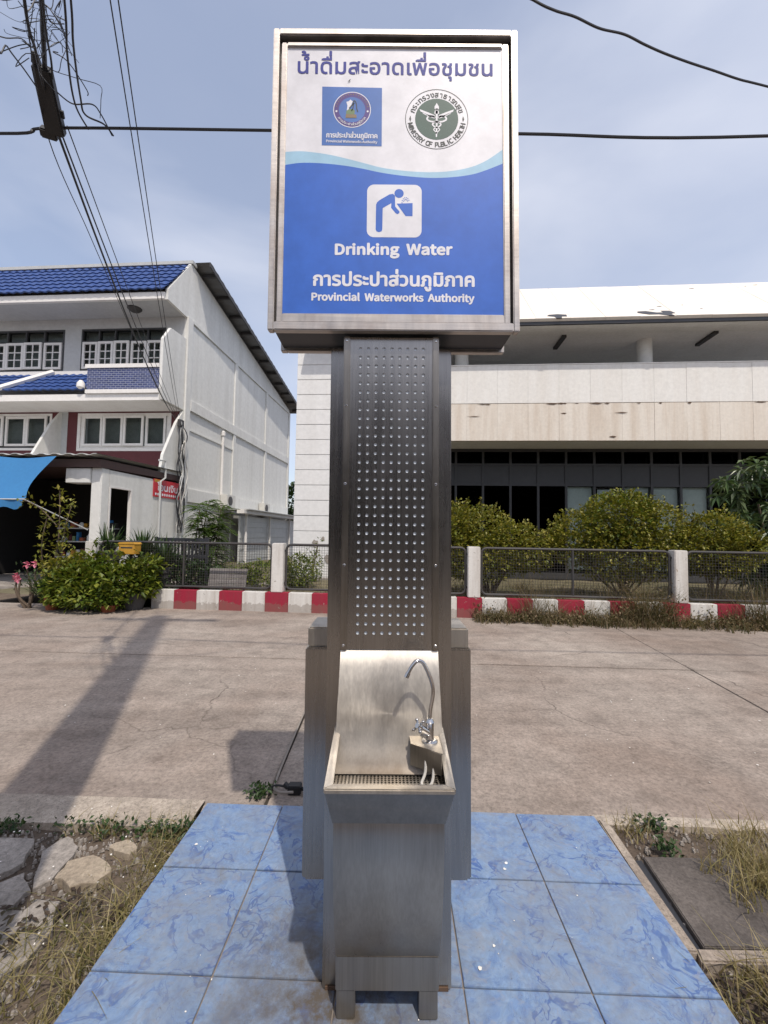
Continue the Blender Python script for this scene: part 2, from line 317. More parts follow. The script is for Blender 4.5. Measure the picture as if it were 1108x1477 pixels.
def navy():
    m, t, b = new_mat('navy_mosaic_tile')
    tcn = node(t, 'ShaderNodeTexCoord'); mpn = node(t, 'ShaderNodeMapping'); mpn.inputs['Rotation'].default_value = (rad(90), 0, 0)
    t.links.new(tcn.outputs['Object'], mpn.inputs['Vector'])
    br = node(t, 'ShaderNodeTexBrick'); br.inputs['Scale'].default_value = 3.6; br.inputs['Mortar Size'].default_value = 0.03; br.inputs['Row Height'].default_value = 0.25; br.inputs['Brick Width'].default_value = 0.62
    br.inputs['Color1'].default_value = (0.020, 0.030, 0.105, 1); br.inputs['Color2'].default_value = (0.045, 0.065, 0.19, 1); br.inputs['Mortar'].default_value = (0.28, 0.29, 0.35, 1)
    t.links.new(mpn.outputs['Vector'], br.inputs['Vector']); t.links.new(br.outputs['Color'], b.inputs['Base Color'])
    b.inputs['Roughness'].default_value = 0.35
    return m
M['navy_tile'] = navy()
M['leaf_yellow'] = leafmat('leaf_yellow_green', [(0.085, 0.110, 0.016), (0.165, 0.180, 0.024), (0.24, 0.225, 0.034), (0.30, 0.255, 0.050)], 0.3)
M['leaf_bush'] = leafmat('leaf_fresh_green', [(0.055, 0.095, 0.014), (0.13, 0.175, 0.022), (0.22, 0.235, 0.032)], 0.3)
M['leaf_dark'] = leafmat('leaf_dark_green', [(0.018, 0.042, 0.012), (0.035, 0.068, 0.018), (0.055, 0.090, 0.026)], 0.2)
M['leaf_big'] = leafmat('leaf_glossy_big', [(0.035, 0.070, 0.026), (0.075, 0.12, 0.045), (0.14, 0.175, 0.080)], 0.2, 0.3)
M['leaf_acacia'] = leafmat('leaf_feathery', [(0.050, 0.10, 0.024), (0.09, 0.155, 0.036), (0.14, 0.20, 0.05)], 0.4)
M['leaf_spear'] = leafmat('leaf_spear', [(0.025, 0.060, 0.018), (0.050, 0.095, 0.026), (0.095, 0.125, 0.045)], 0.2, 0.35)
M['leaf_fern'] = leafmat('leaf_pale_frond', [(0.13, 0.16, 0.03), (0.21, 0.215, 0.05), (0.30, 0.27, 0.085)], 0.35)
M['leaf_brown'] = leafmat('leaf_brown', [(0.040, 0.028, 0.020), (0.060, 0.040, 0.028), (0.075, 0.065, 0.030)], 0.15, 0.7)
M['straw'] = leafmat('dry_grass_blades', [(0.16, 0.125, 0.055), (0.27, 0.215, 0.10), (0.36, 0.30, 0.16), (0.18, 0.17, 0.05)], 0.3, 0.7)
M['grass'] = leafmat('half_dry_grass', [(0.085, 0.095, 0.028), (0.20, 0.175, 0.065), (0.31, 0.255, 0.12), (0.38, 0.32, 0.175)], 0.3, 0.6)
M['weed'] = leafmat('weed_blades', [(0.060, 0.065, 0.022), (0.11, 0.095, 0.040), (0.19, 0.145, 0.080), (0.25, 0.180, 0.110)], 0.3, 0.7)
M['pink'] = leafmat('pink_petal', [(0.62, 0.10, 0.22), (0.72, 0.24, 0.34)], 0.3)
M['fleck'] = plain('pale_fleck', (0.75, 0.72, 0.66), 0.6)

# ------------------------------------------------------------------ mesh helpers
class MB:
    def __init__(s): s.v = []; s.f = []
    def add(s, vs, fs):
        n = len(s.v); s.v += [tuple(p) for p in vs]; s.f += [tuple(i + n for i in f) for f in fs]; return s
    def box(s, a, b):
        (x0, y0, z0), (x1, y1, z1) = a, b
        return s.add([(x0, y0, z0), (x1, y0, z0), (x1, y1, z0), (x0, y1, z0), (x0, y0, z1), (x1, y0, z1), (x1, y1, z1), (x0, y1, z1)],
                     [(0, 3, 2, 1), (4, 5, 6, 7), (0, 1, 5, 4), (1, 2, 6, 5), (2, 3, 7, 6), (3, 0, 4, 7)])
    def prism(s, poly, axis, a, b):
        """poly of 2-D points swept from a to b: axis 'x' -> (y,z), 'y' -> (x,z), 'z' -> (x,y)"""
        def p(q, t): return {'x': (t, q[0], q[1]), 'y': (q[0], t, q[1]), 'z': (q[0], q[1], t)}[axis]
        n = len(poly); vs = [p(q, a) for q in poly] + [p(q, b) for q in poly]
        fs = [tuple(range(n - 1, -1, -1)), tuple(range(n, 2 * n))] + [(i, (i + 1) % n, n + (i + 1) % n, n + i) for i in range(n)]
        return s.add(vs, fs)
    def hexa(s, lo, hi):
        return s.add(list(lo) + list(hi), [(3, 2, 1, 0), (4, 5, 6, 7), (0, 1, 5, 4), (1, 2, 6, 5), (2, 3, 7, 6), (3, 0, 4, 7)])
    def tube(s, pts, r, seg=8, cap=True):
        P = [Vector(p) for p in pts]; n = len(P); rs = r if isinstance(r, (list, tuple)) else [r] * n
        up = Vector((0, 0, 1)); rings = []
        t0 = (P[1] - P[0]).normalized()
        a = t0.cross(up)
        if a.length < 1e-3: a = t0.cross(Vector((1, 0, 0)))
        a.normalize()
        for i in range(n):
            t = (P[min(i + 1, n - 1)] - P[max(i - 1, 0)]).normalized()
            a = a - t * a.dot(t)
            if a.length < 1e-4: a = t.orthogonal()
            a.normalize(); b = t.cross(a)
            rings.append([P[i] + (a * math.cos(2 * math.pi * k / seg) + b * math.sin(2 * math.pi * k / seg)) * rs[i] for k in range(seg)])
        vs = [p for rg in rings for p in rg]
        fs = [(i * seg + k, i * seg + (k + 1) % seg, (i + 1) * seg + (k + 1) % seg, (i + 1) * seg + k) for i in range(n - 1) for k in range(seg)]
        if cap: fs += [tuple(range(seg - 1, -1, -1)), tuple((n - 1) * seg + k for k in range(seg))]
        return s.add(vs, fs)
    def lathe(s, prof, c=(0, 0, 0), seg=16, cap=True):
        vs = []; n = len(prof)
        for r, z in prof:
            for k in range(seg):
                a = 2 * math.pi * k / seg; vs.append((c[0] + r * math.cos(a), c[1] + r * math.sin(a), c[2] + z))
        fs = [(i * seg + k, i * seg + (k + 1) % seg, (i + 1) * seg + (k + 1) % seg, (i + 1) * seg + k) for i in range(n - 1) for k in range(seg)]
        if cap: fs += [tuple(range(seg - 1, -1, -1)), tuple((n - 1) * seg + k for k in range(seg))]
        return s.add(vs, fs)
    def ball(s, c, r, seg=10, rings=6):
        prof = [(max(1e-4, r * math.sin(math.pi * i / rings)), -r * math.cos(math.pi * i / rings)) for i in range(rings + 1)]
        return s.lathe(prof, c, seg, False)
    def mesh(s, name, mat, smooth=False, bevel=0.0, fix=True):
        me = bpy.data.meshes.new(name); me.from_pydata(s.v, [], s.f)
        if fix or bevel:
            bm = bmesh.new(); bm.from_mesh(me)
            if fix: bmesh.ops.recalc_face_normals(bm, faces=bm.faces)
            if bevel:
                ed = [e for e in bm.edges if len(e.link_faces) == 2 and e.calc_face_angle(0) > 0.6]
                bmesh.ops.bevel(bm, geom=ed, offset=bevel, segments=2, affect='EDGES', clamp_overlap=True)
            bm.to_mesh(me); bm.free()
        me.materials.append(mat)
        if smooth:
            me.polygons.foreach_set('use_smooth', [True] * len(me.polygons))
            try: me.set_sharp_from_angle(angle=rad(38))
            except Exception: pass
        me.update(); return me
    def build(s, name, mat, parent=None, smooth=False, bevel=0.0, fix=True, loc=None):
        return link(name, s.mesh(name, mat, smooth, bevel, fix), parent, loc)
def link(name, me, parent=None, loc=None):
    o = bpy.data.objects.new(name, me); COL.objects.link(o); o.parent = parent
    if loc: o.location = loc
    return o
def tag(o, label=None, cat=None, group=None, kind=None):
    for k, v in (('label', label), ('category', cat), ('group', group), ('kind', kind)):
        if v: o[k] = v
    return o
def thing(name, label, cat, loc=(0, 0, 0), rot=(0, 0, 0), group=None):
    o = bpy.data.objects.new(name, None); COL.objects.link(o); o.location = loc; o.rotation_euler = rot; o.empty_display_size = 0.2
    return tag(o, label, cat, group)
def copy_tree(o, parent=None):
    c = o.copy(); COL.objects.link(c); c.parent = parent
    for ch in list(o.children): copy_tree(ch, c)
    return c
def spline(pts, n=8):
    P = [Vector(p) for p in pts]; out = []
    for i in range(len(P) - 1):
        a, b, c, d = P[max(i - 1, 0)], P[i], P[i + 1], P[min(i + 2, len(P) - 1)]
        for k in range(n):
            t = k / n
            out.append(0.5 * ((2 * b) + (c - a) * t + (2 * a - 5 * b + 4 * c - d) * t * t + (3 * b - a - 3 * c + d) * t ** 3))
    out.append(P[-1]); return out
def box(name, a, b, mat, parent=None, bevel=0.0): return MB().box(a, b).build(name, mat, parent, bevel=bevel)
def wall_grid(mb, u0, u1, z0, z1, v0, v1, holes):
    us = sorted({u0, u1, *[h[0] for h in holes], *[h[1] for h in holes]}); zs = sorted({z0, z1, *[h[2] for h in holes], *[h[3] for h in holes]})
    for i in range(len(us) - 1):
        for j in range(len(zs) - 1):
            cu, cz = (us[i] + us[i + 1]) / 2, (zs[j] + zs[j + 1]) / 2
            if not any(h[0] < cu < h[1] and h[2] < cz < h[3] for h in holes): mb.box((us[i], v0, zs[j]), (us[i + 1], v1, zs[j + 1]))
def instances(name, me, parent, locs):
    return [link(name, me, parent, l) for l in locs]

YAW_F = 0.0
YAW_P = rad(-1.6)
YAW_B = rad(-4.5)
B0 = Vector((0, 8.1, 0)); BU = Vector((math.cos(YAW_B), math.sin(YAW_B), 0)); BV = Vector((-math.sin(YAW_B), math.cos(YAW_B), 0))
def bw(u, v, z=0.0): return B0 + BU * u + BV * v + Vector((0, 0, z))
def bthing(name, label, cat, u, v, z=0.0, yaw=0.0, group=None):
    return thing(name, label, cat, bw(u, v, z), (0, 0, YAW_B + yaw), group)

# ------------------------------------------------------------------ ground, road, verge
gm = MB(); N = 24
gm.add([(-400, -400, -0.06), (400, -400, -0.06), (400, 500, -0.06), (-400, 500, -0.06)], [(0, 1, 2, 3)])
tag(gm.build('ground', M['soil'], fix=False), kind='structure')

near = lambda x: 2.45 - 0.028 * x
mid = lambda x: 5.21 - 0.041 * x
far = lambda x: 8.1 - 0.0787 * x + 0.12
trans = lambda y: 3.486 + (y - 3.896) * 0.145
road = box('road', (-30, 2.3, -0.05), (30, 9.2, -0.035), M['joint'])
road.data.clear_geometry()
rb = MB(); rb.add([(-40, near(-40) + 0.02, -0.02), (40, near(40) + 0.02, -0.02), (40, far(40), -0.02), (-40, far(-40), -0.02)], [(0, 1, 2, 3)])
rb2 = rb.mesh('road', M['joint'], fix=False); road.data = rb2
tag(road, kind='structure')
def slab(pts, z=0.0, g=0.006):
    c = Vector((sum(p[0] for p in pts) / 4, sum(p[1] for p in pts) / 4))
    lo = []; hi = []
    for x, y in pts:
        d = (c - Vector((x, y))); s = Vector((math.copysign(g, d.x), math.copysign(g, d.y)))
        hi.append((x + s.x, y + s.y, z)); lo.append((x + s.x, y + s.y, -0.03))
    MB().hexa(lo, hi).build('concrete_slab', M['road'], road, bevel=0.004)
XA = -0.65
slab([(-40, near(-40)), (XA - .004, near(XA)), (XA - .004, mid(XA)), (-40, mid(-40))])
slab([(XA + .004, near(XA)), (trans(2.3), near(3.25)), (trans(5.07), mid(3.66)), (XA + .004, mid(XA))], -0.003)
slab([(trans(2.3), near(3.25)), (40, near(40)), (40, mid(40)), (trans(5.07), mid(3.66))])
slab([(-40, mid(-40)), (-9.0, mid(-9)), (-9.2, far(-9.2)), (-40, far(-40))])
slab([(-9.0, mid(-9)), (trans(5.07), mid(3.66)), (trans(7.9), far(4.06)), (-9.2, far(-9.2))], 0.002)
slab([(trans(5.07), mid(3.66)), (40, mid(40)), (40, far(40)), (trans(7.9), far(4.06))], -0.001)

# near verge: soil sheet with gentle relief
vg = MB(); nx, ny = 90, 50
for j in range(ny + 1):
    for i in range(nx + 1):
        x = -4.5 + 9.0 * i / nx; y = -1.0 + (near(x) - 0.01 + 1.0) * j / ny
        z = 0.0 + 0.022 * noise.noise((x * 2.2, y * 2.2, 0)) + 0.012 * noise.noise((x * 9, y * 9, 3))
        if j == ny: z = -0.02
        vg.v.append((x, y, z - 0.012))
vg.f = [(j * (nx + 1) + i, j * (nx + 1) + i + 1, (j + 1) * (nx + 1) + i + 1, (j + 1) * (nx + 1) + i) for j in range(ny) for i in range(nx)]
tag(vg.build('verge', M['soil'], smooth=True, fix=False), kind='structure')
# land behind the camera and beside the verge
bk = MB(); bk.add([(-60, -60, -0.045), (60, -60, -0.045), (60, near(60), -0.045), (-60, near(-60), -0.045)], [(0, 1, 2, 3)])
tag(bk.build('roadside_ground', M['road'], fix=False), kind='structure')

# ------------------------------------------------------------------ tiled platform
plat = thing('tiled_platform', 'low platform of blue marbled floor tiles under the steel water fountain', 'platform', (0, 1.40, 0), (0, 0, YAW_P))
TX = [-0.967 + 0.4166 * i for i in range(6)]; TY = [0.957 - 0.4435 * j for j in range(6)]
MB().box((TX[0] + .004, TY[-1] + .004, -0.04), (TX[-1] - .004, TY[0] - .004, 0.0625)).build('base_slab', M['grout'], plat)
tm = MB().box((-0.4166 / 2 + .0028, -0.4435 / 2 + .0028, -0.008), (0.4166 / 2 - .0028, 0.4435 / 2 - .0028, 0.0)).mesh('tile', M['tile'], bevel=0.0015)
for i in range(5):
    for j in range(5):
        o = link('tile', tm, plat, ((TX[i] + TX[i + 1]) / 2, (TY[j] + TY[j + 1]) / 2, 0.07 + rng.uniform(-.0008, .0008)))
        o.rotation_euler = (rng.uniform(-.002, .002), rng.uniform(-.002, .002), rng.uniform(-.003, .003))

# ------------------------------------------------------------------ drinking fountain
FX, FY, FZ = 0.033, 1.40, 0.07
F = thing('drinking_fountain', 'stainless steel water fountain with perforated column and small basin on blue tiles', 'drinking fountain', (FX, FY, FZ), (0, rad(-0.45), YAW_F))
ST, SD = M['steel'], M['steel_dark']
# column: a channel of two side posts and a back sheet
for s in (-1, 1):
    x0, x1 = sorted((s * 0.160, s * 0.2105))
    MB().box((x0, 0.05, 0.0), (x1, 0.215, 2.128)).build('side_post', SD, F, bevel=0.004)
    MB().box((min(s * .1615, s * .2), 0.046, 0.0), (max(s * .1615, s * .2), 0.0498, 0.012)).build('foot_plate', M['rust'], F)
MB().box((-0.159, 0.19, 0.02), (0.159, 0.205, 2.125)).build('back_sheet', SD, F)
# perforated front panel with real holes
HU = [-0.104 + 0.0265 * i for i in range(9)]; HZ = [1.155 + 0.02962 * j for j in range(33)]
pm = MB(); PU, PZ = 0.0265 / 2, 0.02962 / 2; HR = 0.0056; SEG = 12
def on_sq(a, hu, hz):
    c, s_ = math.cos(a), math.sin(a); k = min(hu / abs(c) if abs(c) > 1e-9 else 9, hz / abs(s_) if abs(s_) > 1e-9 else 9); return c * k, s_ * k
corner = math.atan2(PZ, PU)
angs = sorted([2 * math.pi * k / SEG for k in range(SEG)] + [corner, math.pi - corner, math.pi + corner, 2 * math.pi - corner])
for cz in HZ:
    for cu in HU:
        n = len(angs); vs = []
        for a in angs:
            q = on_sq(a, PU, PZ); vs.append((cu + q[0], 0.0, cz + q[1]))
        for a in angs: vs.append((cu + HR * math.cos(a), 0.0, cz + HR * math.sin(a)))
        for a in angs: vs.append((cu + HR * math.cos(a), 0.0022, cz + HR * math.sin(a)))
        fs = []
        for k in range(n):
            k2 = (k + 1) % n
            fs += [(k, k2, n + k2, n + k), (n + k, n + k2, 2 * n + k2, 2 * n + k)]
        pm.add(vs, fs)
gu0, gu1, gz0, gz1 = HU[0] - PU, HU[-1] + PU, HZ[0] - PZ, HZ[-1] + PZ
for (a, b, c, d) in ((-0.140, gu0, 1.102, 2.142), (gu1, 0.140, 1.102, 2.142), (gu0, gu1, 1.102, gz0), (gu0, gu1, gz1, 2.142)):
    pm.add([(a, 0, c), (b, 0, c), (b, 0, d), (a, 0, d)], [(0, 1, 2, 3)])
panel = pm.build('perforated_panel', SD, F, fix=False)
MB().box((-0.138, 0.0040, 1.104), (0.138, 0.0070, 2.138)).build('panel_liner', M['liner'], F)
for s in (-1, 1):
    a, b = sorted((s * 0.1385, s * 0.1602))
    MB().box((a, -0.006, 1.101), (b, 0.052, 2.143)).build('panel_edge_strip', ST, F, bevel=0.0025)
    for zz in (1.116, 1.376, 1.644, 1.906, 2.128):
        sm = MB(); sm.lathe([(0.0045, 0), (0.0045, 0.0012), (0.0025, 0.0026)], seg=10)
        o = sm.build('screw', M['chrome'], F); o.location = (s * 0.150, -0.0058, zz); o.rotation_euler = (rad(90), 0, 0)
MB().box((-0.1385, 0.009, 1.098), (0.1385, 0.05, 1.1035)).build('panel_bottom_flange', ST, F)
# curved splash back running down into the basin
def profile_sheet(name, prof, wid, mat, th=0.002, sub=6, parent=F):
    P = spline([(0, p[0], p[1]) for p in prof], sub); wd = spline([(w, 0, 0) for w in wid], sub); mb = MB(); n = len(P)
    for i, p in enumerate(P):
        t = (P[min(i + 1, n - 1)] - P[max(i - 1, 0)]).normalized(); nn = Vector((0, t.z, -t.y)) * th
        w = wd[i].x
        mb.v += [(-w, p.y, p.z), (w, p.y, p.z), (-w, p.y + nn.y, p.z + nn.z), (w, p.y + nn.y, p.z + nn.z)]
    for i in range(n - 1):
        a, b = 4 * i, 4 * i + 4
        mb.f += [(a, a + 1, b + 1, b), (a + 2, b + 2, b + 3, a + 3), (a, b, b + 2, a + 2), (a + 1, a + 3, b + 3, b + 1)]
    mb.f += [(0, 2, 3, 1), (4 * n - 4, 4 * n - 3, 4 * n - 1, 4 * n - 2)]
    return mb.build(name, mat, parent, smooth=True)
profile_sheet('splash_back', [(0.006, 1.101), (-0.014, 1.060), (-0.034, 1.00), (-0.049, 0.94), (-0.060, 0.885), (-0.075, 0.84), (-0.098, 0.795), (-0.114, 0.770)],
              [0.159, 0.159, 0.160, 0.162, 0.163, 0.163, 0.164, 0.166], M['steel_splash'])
for s in (-1, 1):   # cheeks beside the splash back
    MB().prism([(0.05, 1.10), (0.011, 1.10), (-0.011, 1.062), (-0.027, 1.00), (-0.038, 0.94), (-0.047, 0.89), (-0.05, 0.66), (0.05, 0.66)], 'x', s * 0.1595, s * 0.1575).build('side_cheek', SD, F)
# basin: flared apron, side walls, rolled rim, strainer
rimf, rimb = (-0.230, 0.792), (-0.055, 0.872)
ap = MB()
def quad_sheet(mb, a, b, c, d, off):
    o = Vector(off); q = [Vector(p) for p in (a, b, c, d)]
    mb.hexa([p for p in q], [p + o for p in q])
quad_sheet(ap, (-0.1595, -0.166, 0.664), (0.1595, -0.166, 0.664), (0.176, -0.230, 0.789), (-0.176, -0.230, 0.789), (0, 0.003, 0.001))
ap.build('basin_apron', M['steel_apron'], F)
for s in (-1, 1):
    sw = MB(); quad_sheet(sw, (s * 0.1595, -0.164, 0.664), (s * 0.1595, 0.045, 0.656), (s * 0.1665, -0.02, 0.885), (s * 0.176, -0.228, 0.789), (-s * 0.003, 0, 0))
    sw.build('basin_side', ST, F)
    rm = MB(); rm.hexa([(s * 0.1775, -0.232, 0.786), (s * 0.1535, -0.218, 0.786), (s * 0.150, -0.052, 0.864), (s * 0.1685, -0.045, 0.868)],
                       [(s * 0.1775, -0.232, 0.796), (s * 0.1545, -0.216, 0.796), (s * 0.151, -0.050, 0.874), (s * 0.1685, -0.045, 0.878)])
    rm.build('side_rim', M['steel_basin'], F, bevel=0.002)
rm = MB(); rm.hexa([(-0.1785, -0.234, 0.782), (0.1785, -0.234, 0.782), (0.160, -0.206, 0.786), (-0.160, -0.206, 0.786)], [(-0.1785, -0.233, 0.7955), (0.1785, -0.233, 0.7955), (0.160, -0.206, 0.7965), (-0.160, -0.206, 0.7965)])
rm.build('front_rim', M['steel_basin'], F, bevel=0.003)
# strainer with real openings
sp = MB(); cu_, cv_ = 0.0105, 0.0098
for j in range(9):
    for i in range(32):
        cx = -0.163 + 0.0105 * (i + 0.5) + 0; cy = -0.116 - cv_ * (j + 0.5); k = 8; r = 0.0036 if True else 0
        q = [(cx - cu_ / 2, cy - cv_ / 2), (cx, cy - cv_ / 2), (cx + cu_ / 2, cy - cv_ / 2), (cx + cu_ / 2, cy), (cx + cu_ / 2, cy + cv_ / 2), (cx, cy + cv_ / 2), (cx - cu_ / 2, cy + cv_ / 2), (cx - cu_ / 2, cy)]
        vs = [(x, y, 0.768) for x, y in q] + [(cx + r * math.cos(rad(-135 + 45 * t)), cy + r * math.sin(rad(-135 + 45 * t)), 0.768) for t in range(8)]
        sp.add(vs, [(t, (t + 1) % 8, 8 + (t + 1) % 8, 8 + t) for t in range(8)])
sp.build('strainer', M['steel_basin'], F, fix=False)
MB().box((-0.155, -0.178, 0.715), (0.155, -0.09, 0.72)).build('drain_tray', M['cab_dark'], F)
# faucet shelf, hose and swan-neck faucet
fs_ = MB()
fs_.prism([(0.062, -0.070), (0.152, -0.070), (0.152, -0.172), (0.146, -0.176), (0.064, -0.118)], 'z', 0.858, 0.861)
fs_.build('faucet_shelf', M['steel_basin'], F)
fl = MB(); fl.hexa([(0.062, -0.118, 0.80), (0.147, -0.176, 0.80), (0.148, -0.174, 0.80), (0.063, -0.116, 0.80)], [(0.062, -0.118, 0.8615), (0.147, -0.176, 0.8615), (0.148, -0.174, 0.8615), (0.063, -0.116, 0.8615)])
fl.build('shelf_flange', ST, F)
MB().tube(spline([(0.105, -0.135, 0.86), (0.104, -0.150, 0.80), (0.092, -0.165, 0.775), (0.100, -0.175, 0.772), (0.118, -0.172, 0.775), (0.126, -0.160, 0.80), (0.127, -0.15, 0.86)], 6), 0.0042, 8).build('hose', M['hose'], F, smooth=True)
fx, fy = 0.121, -0.105
fb = MB(); fb.lathe([(0.024, 0), (0.024, 0.004), (0.020, 0.007), (0.0135, 0.008), (0.0125, 0.012), (0.0125, 0.055), (0.0135, 0.058), (0.0105, 0.062), (0.008, 0.068)], (fx, fy, 0.861), 20)
fb.tube([(fx - 0.004, fy - 0.004, 0.888), (fx - 0.024, fy - 0.016, 0.905), (fx - 0.030, fy - 0.020, 0.911)], [0.010, 0.0105, 0.009], 12)
faucet = fb.build('faucet', M['chrome'], F, smooth=True)
MB().tube(spline([(fx, fy, 0.925), (fx + .002, fy, 0.955), (fx + .010, fy, 1.005), (fx + .002, fy - .003, 1.045), (fx - .016, fy - .006, 1.086), (fx - .027, fy - .008, 1.098), (fx - .041, fy - .012, 1.100), (fx - .056, fy - .018, 1.086), (fx - .068, fy - .024, 1.066)], 8), 0.0058, 12).build('spout', M['chrome'], faucet, smooth=True)
MB().tube([(fx - .066, fy - .0235, 1.070), (fx - .073, fy - .027, 1.057)], 0.0074, 12).build('spout_tip', M['chrome'], faucet, smooth=True)
hd = MB(); hc = Vector((fx - 0.036, fy - 0.024, 0.917)); ax = Vector((-0.72, -0.45, 0.52)).normalized(); e1 = ax.orthogonal().normalized(); e2 = ax.cross(e1)
hd.tube([hc - ax * .008, hc + ax * .006], 0.008, 12)
for k in range(4):
    d = e1 * math.cos(rad(90 * k + 20)) + e2 * math.sin(rad(90 * k + 20)); hd.tube([hc, hc + d * 0.019], [0.0042, 0.0036], 8); hd.ball(hc + d * 0.020, 0.0052, 8, 5)
hd.build('cross_handle', M['chrome'], faucet, smooth=True)
# lower body
profile_sheet('lower_front_panel', [(-0.146, 0.672), (-0.148, 0.61), (-0.142, 0.53), (-0.126, 0.44), (-0.101, 0.34), (-0.067, 0.25), (-0.038, 0.190)], [0.1585] * 7, ST)
for s in (-1, 1):
    MB().prism([(0.048, 0.66), (-0.144, 0.668), (-0.146, 0.61), (-0.140, 0.53), (-0.124, 0.44), (-0.099, 0.34), (-0.065, 0.25), (-0.036, 0.19), (-0.034, 0.088), (0.048, 0.088)], 'x', s * 0.1565, s * 0.1585).build('lower_side_panel', SD, F)
    a, b = sorted((s * 0.098, s * 0.155))
    MB().box((a, -0.036, 0.0), (b, 0.02, 0.087)).build('foot', ST, F, bevel=0.003)
MB().box((-0.1575, -0.040, 0.087), (0.1575, -0.030, 0.1885)).build('kick_plate', ST, F, bevel=0.002)
MB().lathe([(0.022, 0.04), (0.022, 0.12)], (0.005, 0.03, 0.0), 14).build('drain_pipe', M['hose'], F)
# filter cabinet on the back of the column
MB().box((-0.3125, 0.216, 0.215), (0.3105, 0.44, 1.048)).build('filter_cabinet', SD, F, bevel=0.005)
MB().box((-0.306, 0.228, 1.048), (0.304, 0.43, 1.122)).build('cabinet_cap', M['steel_basin'], F, bevel=0.006)
MB().box((-0.300, 0.226, 0.205), (0.298, 0.43, 0.2155)).build('cabinet_base_lip', SD, F)

# ------------------------------------------------------------------ sign on top of the fountain
S = thing('sign', 'framed sign box with white and blue face mounted on the fountain column', 'sign', (FX, FY, FZ), (0, rad(-0.45), YAW_F))
FM = M['steel_frame']
U0, U1, Z0, Z1 = -0.4115, 0.4235, 2.149, 3.208
MB().box((U0 + .016, -0.012, Z0 + .012), (U1 - .016, 0.125, Z1 - .012)).build('cabinet', M['cab_dark'], S)
def bar(name, a, b, bev=0.003, mat=FM): return MB().box(a, b).build(name, mat, S, bevel=bev)
w = 0.0205
bar('frame_bar', (U0, -0.037, Z0), (U0 + w, -0.008, Z1)); bar('frame_bar', (U1 - w, -0.037, Z0), (U1, -0.008, Z1))
bar('frame_bar', (U0 + w, -0.0375, Z1 - .024), (U1 - w, -0.008, Z1 - .0005)); bar('frame_bar', (U0 + w, -0.0375, Z0 + .0005), (U1 - w, -0.008, Z0 + .029))
IU0, IU1, IZ0, IZ1 = -0.366, 0.3745, 2.2105, 3.158
bar('inner_frame_bar', (IU0 - .0185, -0.028, Z0 + .030), (IU0, -0.012, IZ1 + .0095)); bar('inner_frame_bar', (IU1, -0.028, Z0 + .030), (IU1 + .0205, -0.012, IZ1 + .0095))
bar('inner_frame_bar', (IU0, -0.0285, IZ1 - .006), (IU1, -0.012, IZ1 + .010)); bar('inner_frame_bar', (IU0, -0.0285, Z0 + .030), (IU1, -0.012, IZ0))
for (a, b) in (((U0 + .006, 0.125, Z0), (U0 + .03, 0.15, Z1)), ((U1 - .03, 0.125, Z0), (U1 - .006, 0.15, Z1)), ((U0 + .03, 0.125, Z0), (U1 - .03, 0.15, Z0 + .012)), ((U0 + .03, 0.125, Z1 - .03), (U1 - .03, 0.15, Z1))):
    bar('rear_frame_bar', a, b, 0.002)
bar('back_panel', (U0 + .03, 0.126, Z0 + .013), (U1 - .03, 0.132, Z1 - .031), 0.0, M['white_print'])
face = MB().box((IU0 - .001, -0.022, IZ0 - .001), (IU1 + .001, -0.0121, IZ1)).build('face_panel', M['white_print'], S)
VF = -0.0222
def flat(name, mat, polys, layer, parent=face):
    """thin printed shape(s) on the face; polys are lists of (u, z)"""
    mb = MB(); v = VF - 0.0003 * layer
    for p in polys:
        ar = sum(p[i][0] * p[(i + 1) % len(p)][1] - p[(i + 1) % len(p)][0] * p[i][1] for i in range(len(p)))
        q = p if ar > 0 else p[::-1]
        mb.add([(a, v, b) for a, b in q], [tuple(range(len(q)))])
    return mb.build(name, mat, parent, fix=False)
def ribbon(mb_polys, pts, wd):
    P = spline([(p[0], p[1], 0) for p in pts], 6) if len(pts) > 2 else [Vector((p[0], p[1], 0)) for p in pts]
    n = len(P)
    ws = wd if isinstance(wd, list) else None
    sides = []
    for i in range(n):
        t = (P[min(i + 1, n - 1)] - P[max(i - 1, 0)]).normalized(); nn = Vector((-t.y, t.x, 0))
        w_ = (ws[0] + (ws[1] - ws[0]) * i / (n - 1)) if ws else wd
        sides.append(((P[i] + nn * w_ / 2)[:2], (P[i] - nn * w_ / 2)[:2]))
    for i in range(n - 1): mb_polys.append([sides[i][0], sides[i + 1][0], sides[i + 1][1], sides[i][1]])
def disc(c, r, n=40): return [(c[0] + r * math.cos(2 * math.pi * k / n), c[1] + r * math.sin(2 * math.pi * k / n)) for k in range(n)]
def ring(c, r0, r1, n=48):
    return [[(c[0] + r * math.cos(a), c[1] + r * math.sin(a)) for r, a in ((r0, 2 * math.pi * k / n), (r1, 2 * math.pi * k / n), (r1, 2 * math.pi * (k + 1) / n), (r0, 2 * math.pi * (k + 1) / n))] for k in range(n)]
